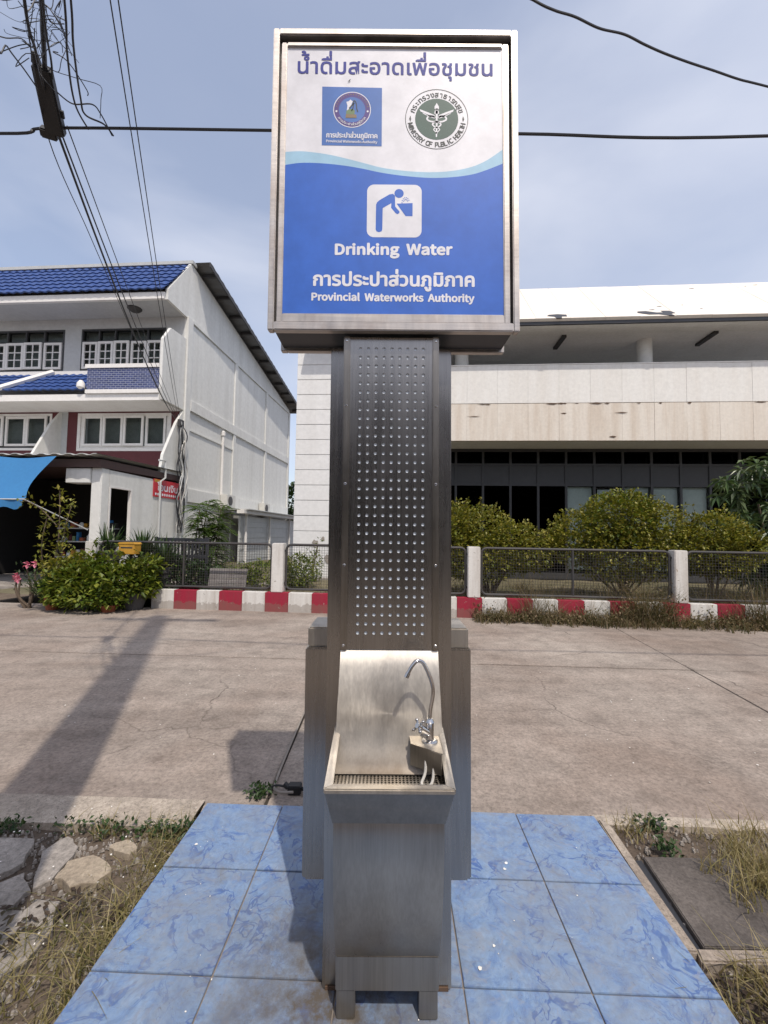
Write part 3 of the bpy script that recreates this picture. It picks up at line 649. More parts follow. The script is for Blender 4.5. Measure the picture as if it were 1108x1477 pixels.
def text_mesh(txt, offset=0.0):
    cu = bpy.data.curves.new('t', 'FONT'); cu.body = txt; cu.size = 1.0; cu.offset = offset; cu.resolution_u = 4; cu.fill_mode = 'FRONT'
    if LATIN and all(ord(c) < 0x0E00 for c in txt): cu.font = LATIN
    o = bpy.data.objects.new('t', cu); COL.objects.link(o)
    bpy.context.view_layer.update()
    ev = o.evaluated_get(bpy.context.evaluated_depsgraph_get()); me = bpy.data.meshes.new_from_object(ev)
    vs = [tuple(v.co) for v in me.vertices]; fs = [tuple(p.vertices) for p in me.polygons]
    bpy.data.objects.remove(o); bpy.data.curves.remove(cu); bpy.data.meshes.remove(me)
    # every triangle gets its own corners and a number (z), so that overlapping outlines never share a plane
    out, of = [], []
    for k, f in enumerate(fs):
        of.append(tuple(range(len(out), len(out) + len(f)))); out += [(vs[i][0], vs[i][1], k % 13) for i in f]
    vs, fs = out, of
    return vs, fs
def _font():
    import os
    try:
        d = bpy.utils.system_resource('DATAFILES', path='fonts')
        return bpy.data.fonts.load(os.path.join(d, 'Noto Sans CJK Regular.woff2'))
    except Exception: return None
LATIN = _font()
ABOVE = set('ิีึืัํ็'); TONE = set('่้๊๋์'); BELOW = set('ุู')
ADV = {}
def advance(ch):
    if ch not in ADV:
        a = max(p[0] for p in text_mesh('ก' + ch + 'ก')[0]); b = max(p[0] for p in text_mesh('กก')[0]); ADV[ch] = a - b
    return ADV[ch]
def thai_mesh(txt, off=0.0):
    """lay out Thai by hand so that stacked marks clear each other"""
    txt = txt.replace('้ำ', 'ํ้า').replace('ำ', 'ํา')
    pen = 0.0; V_, F_ = [], []; up = False; base = ' '
    for ch in txt:
        vs, fs = text_mesh(ch); n = len(V_); dy = 0.0; dx = 0.0
        if ch in TONE:
            dy = 0.20 if up else 0.03; dx = 0.0
        if not (ch in ABOVE or ch in TONE or ch in BELOW): up = False; base = ch
        V_ += [(p[0] + pen + dx, p[1] + dy, p[2]) for p in vs]; F_ += [tuple(i + n for i in f) for f in fs]
        if ch in ABOVE: up = True
        if not (ch in ABOVE or ch in TONE or ch in BELOW): pen += advance(ch)
    return V_, F_
def is_thai(t): return any(0x0E00 <= ord(c) <= 0x0E7F for c in t)
REF = {}
def cap_h(ch, off=0.0):
    k = (ch, off)
    if k not in REF:
        v, _ = text_mesh(ch, off); REF[k] = (min(p[1] for p in v), max(p[1] for p in v))
    return REF[k]
def thicken(mb, vs, fs, e):
    """embolden flat lettering: shifted copies, each a hair in front of the last"""
    sh = [(0, 0)] if e <= 0 else [(0, 0)] + [(e * math.cos(rad(45 * k)), e * math.sin(rad(45 * k))) for k in range(8)]
    for k, (dx, dz) in enumerate(sh): mb.add([(x + dx, y - 0.00005 * k, z + dz) for x, y, z in vs], fs)
def lettering(txt, u0, u1, zb0, zb1, h, mat, layer, ref, off=0.0, parent=face, name='lettering', v=None):
    """one printed line fitted to u0..u1, baseline from zb0 (left) to zb1 (right); h is the height of glyph ref"""
    vs, fs = thai_mesh(txt) if is_thai(txt) else text_mesh(txt)
    x0, x1 = min(p[0] for p in vs), max(p[0] for p in vs)
    lo, hi = cap_h(ref); sz = h / (hi - lo + 2 * off); su = (u1 - u0) / (x1 - x0)
    vv = v if v is not None else VF - 0.0003 * layer
    bold = off; out = [(u0 + (p[0] - x0) * su, vv - p[2] * 4e-6, zb0 + (zb1 - zb0) * (p[0] - x0) / (x1 - x0) + (p[1] - max(0, lo) * 0) * sz) for p in vs]
    mb = MB(); thicken(mb, out, fs, bold * sz)
    return mb.build(name, mat, parent, fix=False)
def arc_text(chars, c, r, a0, a1, h, mat, layer, ref, inward=False, parent=face, off=0.0):
    mb = MB(); n = len(chars); lo, hi = cap_h(ref); sz = h / (hi - lo)
    for i, ch in enumerate(chars):
        if ch == ' ': continue
        a = rad(a0 + (a1 - a0) * i / (n - 1)); vs, fs = text_mesh(ch)
        xm = (min(p[0] for p in vs) + max(p[0] for p in vs)) / 2
        rot = a + math.pi / 2 if inward else a - math.pi / 2
        rr = r
        px, pz = c[0] + rr * math.cos(a), c[1] + rr * math.sin(a); co, si = math.cos(rot), math.sin(rot)
        thicken(mb, [(px + ((p[0] - xm) * co - p[1] * si) * sz, VF - 0.0003 * layer - p[2] * 4e-6, pz + ((p[0] - xm) * si + p[1] * co) * sz) for p in vs], fs, off * sz)
    return mb.build('lettering', mat, parent, fix=False)

# wave bands
top = [(-0.366, 2.776), (-0.32, 2.779), (-0.277, 2.776), (-0.22, 2.768), (-0.158, 2.754), (-0.10, 2.739), (-0.039, 2.723), (0.04, 2.712), (0.126, 2.708), (0.20, 2.713), (0.268, 2.728), (0.32, 2.752), (0.3745, 2.791)]
low = [(-0.366, 2.730), (-0.32, 2.737), (-0.277, 2.738), (-0.22, 2.735), (-0.158, 2.728), (-0.10, 2.718), (-0.039, 2.705), (0.04, 2.694), (0.126, 2.688), (0.20, 2.691), (0.268, 2.701), (0.32, 2.718), (0.3745, 2.741)]
ts = [tuple(p[:2]) for p in spline([(a, b, 0) for a, b in top], 4)]; ls = [tuple(p[:2]) for p in spline([(a, b, 0) for a, b in low], 4)]
flat('pale_wave_band', M['pale_blue'], [[ls[i], ls[i + 1], ts[i + 1], ts[i]] for i in range(len(ts) - 1)], 1)
flat('blue_field', M['blue_print'], [[(ls[i][0], IZ0), (ls[i + 1][0], IZ0), ls[i + 1], ls[i]] for i in range(len(ls) - 1)], 1)
lettering('น้ำดื่มสะอาดเพื่อชุมชน', -0.329, 0.340, 3.060, 3.056, 0.046, M['violet'], 1, 'น', 0.017)
# left emblem on its blue square
flat('emblem_square', M['sq_blue'], [[(-0.243, 2.801), (-0.0385, 2.799), (-0.039, 3.009), (-0.2445, 3.012)]], 1)
EC = (-0.141, 2.929); k_ = 0.000498
emb = flat('waterworks_emblem', M['white_print'], ring(EC, 0.0618, 0.0645), 2)
flat('emblem_ring', M['purple'], ring(EC, 0.0455, 0.0618), 2, emb)
flat('emblem_disc', M['sq_blue'], [disc(EC, 0.0455)], 2, emb)
arc_text(['ก', 'า', 'ร', 'ป', 'ร', 'ะ', 'ป', 'า', 'ส่', 'ว', 'น', 'ภู', 'มิ', 'ภ', 'า', 'ค'], EC, 0.0572, 215, 325, 0.0072, M['white_print'], 3, 'น', True, emb, 0.02)
arc_text(list('▪▪▪▪▪▪▪▪▪▪▪▪▪▪▪▪▪▪'), EC, 0.0515, 168, 12, 0.0035, M['brown_ink'], 3, '▪', False, emb)
flat('emblem_figure', M['white_print'], [[(EC[0] - .018, EC[1] - .004), (EC[0] - .008, EC[1] + .004), (EC[0] + .002, EC[1] + .030), (EC[0] - .006, EC[1] + .036), (EC[0] - .012, EC[1] + .030), (EC[0] - .020, EC[1] + .028), (EC[0] - .016, EC[1] + .014)]], 3, emb)
fg = []
ribbon(fg, [(EC[0] - .002, EC[1] - .006), (EC[0] + .004, EC[1] + .010), (EC[0] + .003, EC[1] + .026), (EC[0] + .008, EC[1] + .032), (EC[0] + .014, EC[1] + .022), (EC[0] + .016, EC[1] + .004), (EC[0] + .020, EC[1] - .008)], 0.0032)
ribbon(fg, [(EC[0] - .010, EC[1] + .004), (EC[0] - .002, EC[1] + .014), (EC[0] + .008, EC[1] + .024)], 0.004)
flat('emblem_stroke', M['ink'], fg, 4, emb)
flat('emblem_foliage', M['olive_ink'], [[(EC[0] - .020, EC[1] - .016), (EC[0] + .008, EC[1] - .018), (EC[0] + .010, EC[1] - .004), (EC[0] + .002, EC[1] + .002), (EC[0] - .012, EC[1] + .001), (EC[0] - .020, EC[1] - .006)]], 4, emb)
flat('emblem_base', M['brown_ink'], [[(EC[0] - .022, EC[1] - .030), (EC[0] + .016, EC[1] - .030), (EC[0] + .015, EC[1] - .018), (EC[0] - .021, EC[1] - .016)]], 4, emb)
for sgn in (-1, 1): flat('emblem_dot', M['white_print'], [disc((EC[0] + sgn * 0.0535, EC[1] - .006), 0.0036, 10)], 3, emb)
lettering('การประปาส่วนภูมิภาค', -0.2275, -0.054, 2.829, 2.827, 0.0155, M['white_print'], 2, 'น', 0.034)
lettering('Provincial Waterworks Authority', -0.2275, -0.054, 2.8115, 2.8085, 0.0095, M['white_print'], 2, 'P', 0.012)
# right emblem: winged staff with two serpents in a green disc
GC = (0.149, 2.898)
gem = flat('health_ministry_emblem', M['ink'], ring(GC, 0.1058, 0.1080), 1)
flat('emblem_disc', M['green_print'], [disc(GC, 0.0738)], 1, gem)
def g(x, y): return (GC[0] + (x - 853) * k_, GC[1] - (y - 266) * k_)
cad = []
ribbon(cad, [g(853, 190), g(853, 300), g(851, 396)], [0.008, 0.004])
cad.append([g(853, 150), g(838, 176), g(838, 192), g(847, 200), g(859, 200), g(868, 192), g(868, 176)])
cad.append([g(840, 205), g(866, 205), g(870, 228), g(836, 228)])
for sg in (-1, 1):
    def h(x, y): return g(853 + sg * x, y)
    cad += [[h(14, 238), h(60, 218), h(118, 196), h(112, 212), h(60, 240), h(14, 256)], [h(14, 252), h(58, 236), h(102, 216), h(92, 230), h(50, 250), h(14, 264)]]
    ribbon(cad, [h(-4, 285), h(40, 284), h(66, 268), h(56, 248), h(30, 246), h(10, 256)], 0.0058)
    ribbon(cad, [h(-6, 286), h(18, 292), h(28, 306), h(14, 322), h(-8, 330), h(-20, 342), h(-8, 358), h(6, 372)], [0.0062, 0.0026])
flat('winged_staff', M['white_print'], cad, 2, gem)
arc_text(list('MINISTRY OF PUBLIC HEALTH'), GC, 0.1000, 193, 347, 0.0165, M['ink'], 1, 'M', True, gem, 0.010)
arc_text(['ก', 'ร', 'ะ', 'ท', 'ร', 'ว', 'ง', 'ส', 'า', 'ธ', 'า', 'ร', 'ณ', 'สุ', 'ข'], GC, 0.0790, 160, 20, 0.0150, M['ink'], 1, 'น', False, gem, 0.014)
for sg in (-1, 1): flat('emblem_mark', M['ink'], [[(GC[0] + sg * .090, GC[1] + .012), (GC[0] + sg * .0945, GC[1]), (GC[0] + sg * .090, GC[1] - .010), (GC[0] + sg * .0875, GC[1])]], 1, gem)
# drinking pictogram
def rrect(x0, x1, z0, z1, r, n=8):
    out = []
    for cx, cz, a0 in ((x1 - r, z1 - r, 0), (x0 + r, z1 - r, 90), (x0 + r, z0 + r, 180), (x1 - r, z0 + r, 270)):
        out += [(cx + r * math.cos(rad(a0 + 90 * i / n)), cz + r * math.sin(rad(a0 + 90 * i / n))) for i in range(n + 1)]
    return out
pic = flat('pictogram_tile', M['white_print'], [rrect(-0.0865, 0.0985, 2.4775, 2.6625, 0.024)], 2)
def ic(x, y): return (-0.0865 + (x - 436) * 0.000808, 2.6625 - (y - 80) * 0.000838)
pp = [disc(ic(570, 117), 0.0157, 24)]
pp.append([ic(473, 268), ic(474, 165), ic(478, 155), ic(488, 146), ic(530, 121), ic(545, 119), ic(553, 127), ic(554, 172), ic(572, 192), ic(572, 199), ic(564, 204), ic(556, 200), ic(539, 180), ic(537, 176), ic(538, 158), ic(502, 179), ic(501, 268), ic(498, 276), ic(487, 280), ic(477, 277)])
pp[-1] = [tuple(p[:2]) for p in spline([(a, b, 0) for a, b in pp[-1] + pp[-1][:1]], 1)][:-1]
pp.append([ic(560, 160), ic(627, 157), ic(627, 212), ic(598, 212)])
for i in range(7):
    t = i / 6; a = rad(180 - 150 * t); pp.append(disc((ic(598, 150)[0] + 0.0125 * math.cos(a), ic(598, 156)[1] + 0.018 * math.sin(a)), 0.0019, 8))
    if i > 0: pp.append(disc((ic(598, 150)[0] + 0.0075 * math.cos(a), ic(598, 156)[1] + 0.0115 * math.sin(a)), 0.0016, 8))
flat('drinking_figure', M['blue_print'], pp, 3, pic)
lettering('Drinking  Water', -0.191, 0.201, 2.4165, 2.4190, 0.0400, M['white_print'], 2, 'D', 0.018)
lettering('การประปาส่วนภูมิภาค', -0.263, 0.275, 2.3085, 2.3095, 0.0400, M['white_print'], 2, 'น', 0.034)
lettering('Provincial  Waterworks  Authority', -0.268, 0.275, 2.2575, 2.2560, 0.0275, M['white_print'], 2, 'P', 0.017)
MB().add([(-0.158, VF - .002, 3.026), (-0.151, VF - .002, 3.036), (-0.146, VF - .003, 3.038), (-0.150, VF - .002, 3.031), (-0.154, VF - .002, 3.029)], [(0, 1, 2, 3, 4)]).build('chipped_spot', M['ink'], face)

# ------------------------------------------------------------------ left shophouse
SIDE = -7.94      # its side wall stands on this line of the block frame
HS = bthing('shophouse', 'white three-storey shophouse with blue tiled roof and balcony at left', 'house', 0, 0)
def hp(name, mat, bevel=0.0, **k): return lambda mb: mb.build(name, mat, HS, bevel=bevel, **k)
WW, GW, WT = M['white_wall'], M['grey_wall'], M['white_trim']
FV = 6.6; UL = -24.0
# front wall with window openings: upper floor and middle floor
upper = [(-15.9, -12.75, 7.47, 9.07), (-12.07, -8.75, 7.47, 9.07)]
middle = [(-17.6, -13.15, 4.55, 5.80), (-11.90, -8.50, 4.55, 5.80)]
mb = MB(); wall_grid(mb, UL, SIDE - .10, 0.0, 11.0, FV, FV + .2, upper + middle); mb.build('front_wall', GW, HS)
# side wall with gable; framed by beams and columns
mb = MB(); mb.prism([(FV - .0, 0), (19.15, 0), (19.15, 9.62), (7.0, 11.55), (6.72, 11.55), (5.37, 9.80), (5.37, 9.43), (FV, 9.43)], 'x', SIDE - .10, SIDE); mb.build('side_wall', WW, HS)
for (a, b) in ((FV - .02, FV + .32), (10.70, 10.95), (14.75, 15.0), (18.95, 19.19)):
    MB().box((SIDE + .002, a, 0.0), (SIDE + .07, b, 9.46)).build('wall_column', WW, HS, bevel=0.01)
for (z0, z1, d) in ((2.60, 3.10, .085), (6.02, 6.42, .085), (9.36, 9.50, .06)):
    MB().box((SIDE + .002, FV + .33, z0), (SIDE + d, 18.94, z1)).build('wall_beam', WW, HS, bevel=0.01)
MB().box((SIDE + .002, FV + .33, 5.28), (SIDE + .04, 10.69, 5.34)).build('wall_ledge', WW, HS)
box('back_wall', (UL, 19.0, 0), (SIDE - .1, 19.15, 9.5), GW, HS)
# balcony cheek and lower buttress fins on the side line and one bay further left
for off, full in ((0, True), (-4.75, False)):
    u0, u1 = SIDE - .10 + off + .001, SIDE + off - .001
    if full: MB().prism([(FV - .001, 5.95), (5.32, 5.95), (5.22, 6.3), (5.22, 8.0), (5.62, 8.55), (FV - .001, 8.62)], 'x', u0, u1).build('balcony_cheek', WW, HS)
    MB().prism([(FV - .001, 3.45), (5.35, 3.45), (5.48, 4.11), (6.15, 5.35), (FV - .001, 5.94)], 'x', u0, u1).build('buttress_fin', WW, HS)
# balcony slab, band, mosaic panel and the lean-to tile roof
MB().box((UL, 5.25, 5.90), (SIDE - .101, FV - .001, 6.12)).build('balcony_slab', WT, HS)
MB().box((-10.63, 5.18, 6.13), (SIDE - .102, 5.32, 6.26)).build('balcony_sill', WT, HS)
o = MB().box((-10.60, 5.21, 6.26), (SIDE - .102, 5.31, 7.00)).build('mosaic_panel', M['navy_tile'], HS)
MB().box((-10.66, 5.17, 7.00), (SIDE - .102, 5.34, 7.13)).build('balcony_rail', WT, HS)
def tile_roof(name, u0, u1, lo, hi, rows, parent, mat, pitch=0.30, amp=0.035, step=0.04, cols=6, cut=None):
    mb = MB(); nu = int((u1 - u0) / pitch * cols); lo, hi = Vector(lo), Vector(hi); d = hi - lo; nrm = Vector((-d.y, d.x)).normalized()
    if nrm.y < 0: nrm = -nrm
    for r in range(rows):
        a = lo + d * (r / rows) + nrm * step; b = lo + d * ((r + 1.02) / rows)
        base = len(mb.v)
        for i in range(nu + 1):
            u = u0 + (u1 - u0) * i / nu; ph = (u / pitch) % 1.0; h = amp * (0.5 - 0.5 * math.cos(2 * math.pi * ph)); sag = 0.02 * math.sin(u * 1.3)
            for q in (a - nrm * (step * 1.2), a, b):
                p = q + nrm * (h if q is not None else 0); mb.v.append((u, p.x, p.y + 0 * sag))
        for i in range(nu):
            k = base + 3 * i; mb.f += [(k, k + 3, k + 4, k + 1), (k + 1, k + 4, k + 5, k + 2)]
    return mb.build(name, mat, parent, smooth=True, fix=False)
tile_roof('lean_to_roof', -16.0, -10.68, (5.22, 6.25), (6.45, 7.28), 5, HS, M['blue_roof'])
MB().box((-16.0, 6.40, 7.25), (-10.70, FV - .001, 7.40)).build('roof_flashing', WT, HS)
MB().tube([bv for bv in ((-13.75, 5.15, 6.33), (-12.95, 6.4, 7.36))], 0.10, 6).build('roof_verge', WT, HS)
MB().lathe([(0.05, 0), (0.13, 0.06), (0.12, 0.2), (0.05, 0.3)], (-10.80, 5.2, 6.28), 10).build('roof_end_cap', WT, HS, smooth=True)
# eave, soffit, main tile roof, ridge
MB().box((UL, 5.30, 9.43), (SIDE - .101, 5.42, 9.66)).build('eave_fascia', WT, HS)
MB().box((UL, 5.43, 9.47), (SIDE - .101, FV - .001, 9.50)).build('eave_soffit', GW, HS)
tile_roof('main_roof', UL, SIDE - .02, (5.22, 9.70), (6.86, 11.62), 7, HS, M['blue_roof'])
MB().box((UL, 6.72, 11.58), (SIDE + .06, 7.02, 11.70)).build('ridge_cap', M['metal_grey'], HS)
ln = MB(); ln.lathe([(0.24, 0), (0.24, -0.03), (0.17, -0.10), (0.05, -0.13)], (-9.55, 5.95, 9.468), 16); ln.build('ceiling_lamp', M['pot_dark'], HS, smooth=True)
# rear roof: corrugated sheet with purlins, overhanging the side wall
rs = MB(); n = 60; q0, q1 = Vector((6.95, 11.74)), Vector((20.4, 9.78))
for i in range(n + 1):
    v = q0 + (q1 - q0) * (i / n); h = 0.03 * (i % 2)
    rs.v += [(UL, v.x, v.y + h), (SIDE + .62, v.x, v.y + h), (UL, v.x, v.y + h + .012), (SIDE + .62, v.x, v.y + h + .012)]
for i in range(n):
    a, b = 4 * i, 4 * i + 4; rs.f += [(a, b, b + 1, a + 1), (a + 2, a + 3, b + 3, b + 2), (a + 1, b + 1, b + 3, a + 3)]
rs.build('rear_roof_sheet', M['sheet'], HS, fix=False)
for i in range(11):
    v = q0 + (q1 - q0) * ((i + .5) / 11); MB().box((SIDE + .003, v.x - .05, v.y - .13), (SIDE + .58, v.x + .05, v.y - .015)).build('purlin', M['fence_metal'], HS)
MB().hexa([(SIDE + .585, q0.x, q0.y - .16), (SIDE + .625, q0.x, q0.y - .16), (SIDE + .625, q1.x, q1.y - .16), (SIDE + .585, q1.x, q1.y - .16)], [(SIDE + .585, q0.x, q0.y - .002), (SIDE + .625, q0.x, q0.y - .002), (SIDE + .625, q1.x, q1.y - .002), (SIDE + .585, q1.x, q1.y - .002)]).build('roof_edge_trim', M['fence_metal'], HS)
# windows
def frame_rect(mb, u0, u1, z0, z1, v0, v1, w_):
    mb.box((u0, v0, z0), (u0 + w_, v1, z1)); mb.box((u1 - w_, v0, z0), (u1, v1, z1)); mb.box((u0 + w_, v0, z0), (u1 - w_, v1, z0 + w_)); mb.box((u0 + w_, v0, z1 - w_), (u1 - w_, v1, z1))
def window(u0, u1, z0, z1, ncase, transom, grid, frame_mat, case_mat, depth=FV, curtain=M['curtain_dk'], open_=()):
    fr = MB(); frame_rect(fr, u0 + .002, u1 - .002, z0 + .002, z1 - .002, depth - .015, depth + .16, .06)
    zt = z1 - transom
    if transom: fr.box((u0 + .06, depth - .01, zt - .03), (u1 - .06, depth + .15, zt + .03))
    W_ = (u1 - u0 - .12) / ncase
    if transom:
        for i in range(1, ncase): fr.box((u0 + .06 + W_ * i - .025, depth - .008, zt + .03), (u0 + .06 + W_ * i + .025, depth + .14, z1 - .06))
    wn_ = fr.build('window', frame_mat, HS)
    MB().box((u0 + .06, depth + .06, z0 + .06), (u1 - .06, depth + .065, z1 - .06)).build('pane', M['glass'], wn_)
    MB().box((u0 + .01, depth + .30, z0), (u1 - .01, depth + .32, z1)).build('curtain', curtain, wn_)
    zc = zt - .03 if transom else z1 - .06
    for i in range(ncase):
        a = u0 + .06 + W_ * i + .02; b = a + W_ - .04; c = MB(); jig = 0.03 * ((i * 7) % 3)
        frame_rect(c, a, b, z0 + .065, zc - .002, depth - .05 - jig, depth + .0 - jig, .085)
        if grid:
            um = (a + b) / 2; c.box((um - .018, depth - .04 - jig, z0 + .15), (um + .018, depth - .01 - jig, zc - .088))
            for k in (1, 2):
                zz = z0 + .15 + (zc - .088 - z0 - .15) * k / 3; c.box((a + .085, depth - .038 - jig, zz - .016), (b - .085, depth - .012 - jig, zz + .016))
        c.build('casement', case_mat, wn_)
window(*upper[0], 4, .48, True, M['win_dark'], WT); window(*upper[1], 5, .48, True, M['win_dark'], WT)
window(*middle[1], 4, 0, False, WT, WT); window(*middle[0], 5, 0, False, M['win_dark'], WT)
# maroon bands round the middle-floor windows
mr = MB(); wall_grid(mr, -12.42, SIDE - .101, 3.5, 5.898, FV - .03, FV - .001, [(-12.02, -8.38, 4.43, 5.84)]); mr.build('maroon_panel', M['maroon'], HS)
mr = MB(); wall_grid(mr, -18.0, -12.80, 3.5, 5.898, FV - .03, FV - .001, [(-17.7, -13.05, 4.45, 5.84)]); mr.build('maroon_panel', M['maroon'], HS)
fr = MB(); frame_rect(fr, -12.02, -8.38, 4.43, 5.84, FV - .045, FV + .02, .11); fr.build('window_surround', WT, HS)
fr = MB(); frame_rect(fr, -17.7, -13.05, 4.45, 5.84, FV - .045, FV + .02, .09); fr.build('window_surround', WT, HS)
# ground-floor shop front: side wall with opening, pillar, beam, sheet roof, floor, dark room
EV = 2.75
mb = MB(); wall_grid(mb, EV + .30, FV, 0.05, 3.20, 0, 1, [(EV + .30, 4.0, 1.0, 2.76)])
mb.v = [(SIDE - .12 + .12 * y, x, z) for x, y, z in mb.v]; mb.build('shop_side_wall', WW, HS)
fr = MB(); frame_rect(fr, EV + .31, 4.0, 1.0, 2.76, 0, 1, .05); fr.v = [(SIDE - .09 + .10 * y, x, z) for x, y, z in fr.v]; fr.build('opening_frame', WT, HS)
MB().box((SIDE - .30, EV, 0.05), (SIDE, EV + .30, 3.22)).build('pillar', WW, HS, bevel=.015)
MB().box((-8.95, EV - .05, 2.80), (SIDE - .301, EV + .35, 3.20)).build('pillar_cap_beam', WW, HS, bevel=.01)
MB().hexa([(UL, EV - .12, 3.22), (SIDE + .03, EV - .12, 3.22), (SIDE + .03, FV - .1, 3.30), (UL, FV - .1, 3.30)], [(UL, EV - .12, 3.44), (SIDE + .03, EV - .12, 3.44), (SIDE + .03, FV - .1, 3.50), (UL, FV - .1, 3.50)]).build('brown_beam', M['brown_beam'], HS)
sh = MB(); n = 170
for i in range(n + 1):
    u = UL + (SIDE + .12 - UL) * i / n; h = 0.035 * (1 if i % 4 in (1, 2) else 0)
    sh.v += [(u, EV - .38, 3.50 + h), (u, FV - .05, 3.60 + h), (u, EV - .38, 3.515 + h), (u, FV - .05, 3.615 + h)]
for i in range(n):
    a, b = 4 * i, 4 * i + 4; sh.f += [(a, a + 1, b + 1, b), (a + 2, b + 2, b + 3, a + 3), (a, b, b + 2, a + 2)]
sh.build('shop_roof_sheet', M['metal_grey'], HS, fix=False)
MB().box((UL, EV - .4, -.03), (SIDE, FV, .12)).build('shop_floor', M['stone'], HS)
MB().box((UL, EV - .75, -.03), (-8.6, EV - .401, .05)).build('door_step', M['stone'], HS)
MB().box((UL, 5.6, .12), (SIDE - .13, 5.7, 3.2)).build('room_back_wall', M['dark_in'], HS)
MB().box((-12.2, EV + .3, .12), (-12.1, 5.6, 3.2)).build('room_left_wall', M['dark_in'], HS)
# shelves with goods just inside the shop
SHF = bthing('shop_shelf', 'dim three-board shelf standing inside the open shop front', 'shelf', -9.3, 4.15, .12)
for z in (.55, 1.02, 1.42): MB().box((-.95, -.2, z), (.75, .2, z + .035)).build('shelf_board', M['metal_grey'], SHF)
for u in (-.93, .70):
    MB().box((u, -.18, 0), (u + .03, .18, 1.62)).build('upright', M['fence_metal'], SHF)
k = 0
goods = [M['terracotta'], M['curtain'], M['yellow'], M['metal_grey'], M['maroon'], M['olive_ink'], M['tarp']]
for z in (.585, 1.055, 1.455):
    u = -.85
    while u < .62:
        w_ = rng.uniform(.07, .16); h_ = rng.uniform(.10, .28)
        g_ = MB()
        if rng.random() < .5: g_.lathe([(w_ * .45, 0), (w_ * .48, h_ * .1), (w_ * .48, h_ * .7), (w_ * .25, h_ * .85), (w_ * .25, h_)], (0, 0, 0), 10)
        else: g_.box((-w_ / 2, -.06, 0), (w_ / 2, .06, h_))
        p = bw(-9.3 + u + w_ / 2, 4.15 - .06, .12 + z)
        o = g_.build('goods_jar' if len(g_.v) > 8 else 'goods_box', goods[k % 7], bevel=0.006)
        o.location = p; o.rotation_euler = (0, 0, YAW_B)
        tag(o, 'small %s %s on the %s board of the dim shop shelf' % (['orange', 'white', 'yellow', 'grey', 'dark red', 'olive', 'blue'][k % 7], 'jar' if len(g_.v) > 8 else 'packet', {.585: 'lowest', 1.055: 'middle', 1.455: 'top'}[z]), 'jar' if len(g_.v) > 8 else 'box', 'jars on the shop shelves' if len(g_.v) > 8 else 'packets on the shop shelves'); k += 1
        u += w_ + rng.uniform(.02, .09)
# blue tarpaulin awning
AW = bthing('awning', 'blue tarpaulin awning hanging over the shop front at left edge', 'awning', -9.3, 2.3, 0)
am = MB(); nu, nv = 24, 10
for j in range(nv + 1):
    for i in range(nu + 1):
        s_, t_ = i / nu, j / nv
        ur = 0.40 + 0.10 * t_ - 0.22 * math.sin(math.pi * t_)                     # right edge curves inward towards the hem
        u = -4.5 + (ur + 4.5) * s_; v = 0.02 - 0.95 * t_ + .05 * math.sin(u * 2.1) * t_; z = 3.43 - 1.20 * t_ - .10 * math.sin(math.pi * t_) + .03 * math.sin(u * 3)
        am.v.append((u, v, z))
am.f = [(j * (nu + 1) + i, j * (nu + 1) + i + 1, (j + 1) * (nu + 1) + i + 1, (j + 1) * (nu + 1) + i) for j in range(nv) for i in range(nu)]
o = am.build('tarpaulin', M['tarp'], AW, smooth=True, fix=False)
sk = MB()
for i in range(61):
    u = -4.5 + 4.98 * i / 60; sk.v += [(u, -.93 + .02 * math.sin(u * 9), 2.23), (u, -.94 + .03 * math.sin(u * 9), 2.02 + .035 * math.cos(u * 12))]
sk.f = [(2 * i, 2 * i + 2, 2 * i + 3, 2 * i + 1) for i in range(60)]
sk.build('scalloped_hem', M['tarp'], AW, smooth=True, fix=False)
MB().tube([(-4.5, -.93, 2.235), (.52, -.93, 2.235)], .018, 6).build('hem_pole', M['metal_grey'], AW)
MB().tube([(.5, -.93, 2.23), (1.05, .42, 1.52)], .016, 6).build('stay_pole', M['metal_grey'], AW)
# red bank-transfer sign on the shop side wall
RS = bthing('wall_sign', 'small red sign with white lettering on white shop side wall', 'sign', SIDE + .012, 5.72, 2.62, rad(90))
MB().box((-.74, -.02, .02), (.74, 0, .60)).build('sign_board', M['red_sign'], RS)
MB().box((-.70, -.0225, .50), (-.30, -.0203, .59)).build('corner_logo', M['yellow'], RS)
lettering('โอนเงิน', -.55, .62, .235, .235, .20, M['white_print'], 0, 'น', .02, RS, 'lettering', -.0225)
mbd = MB()
for i in range(11): mbd.add([(a, -.0225, b) for a, b in disc((-.62 + .125 * i, .11), .045, 12)][::1], [tuple(range(12))])
mbd.build('logo_row', M['white_print'], RS, fix=False)
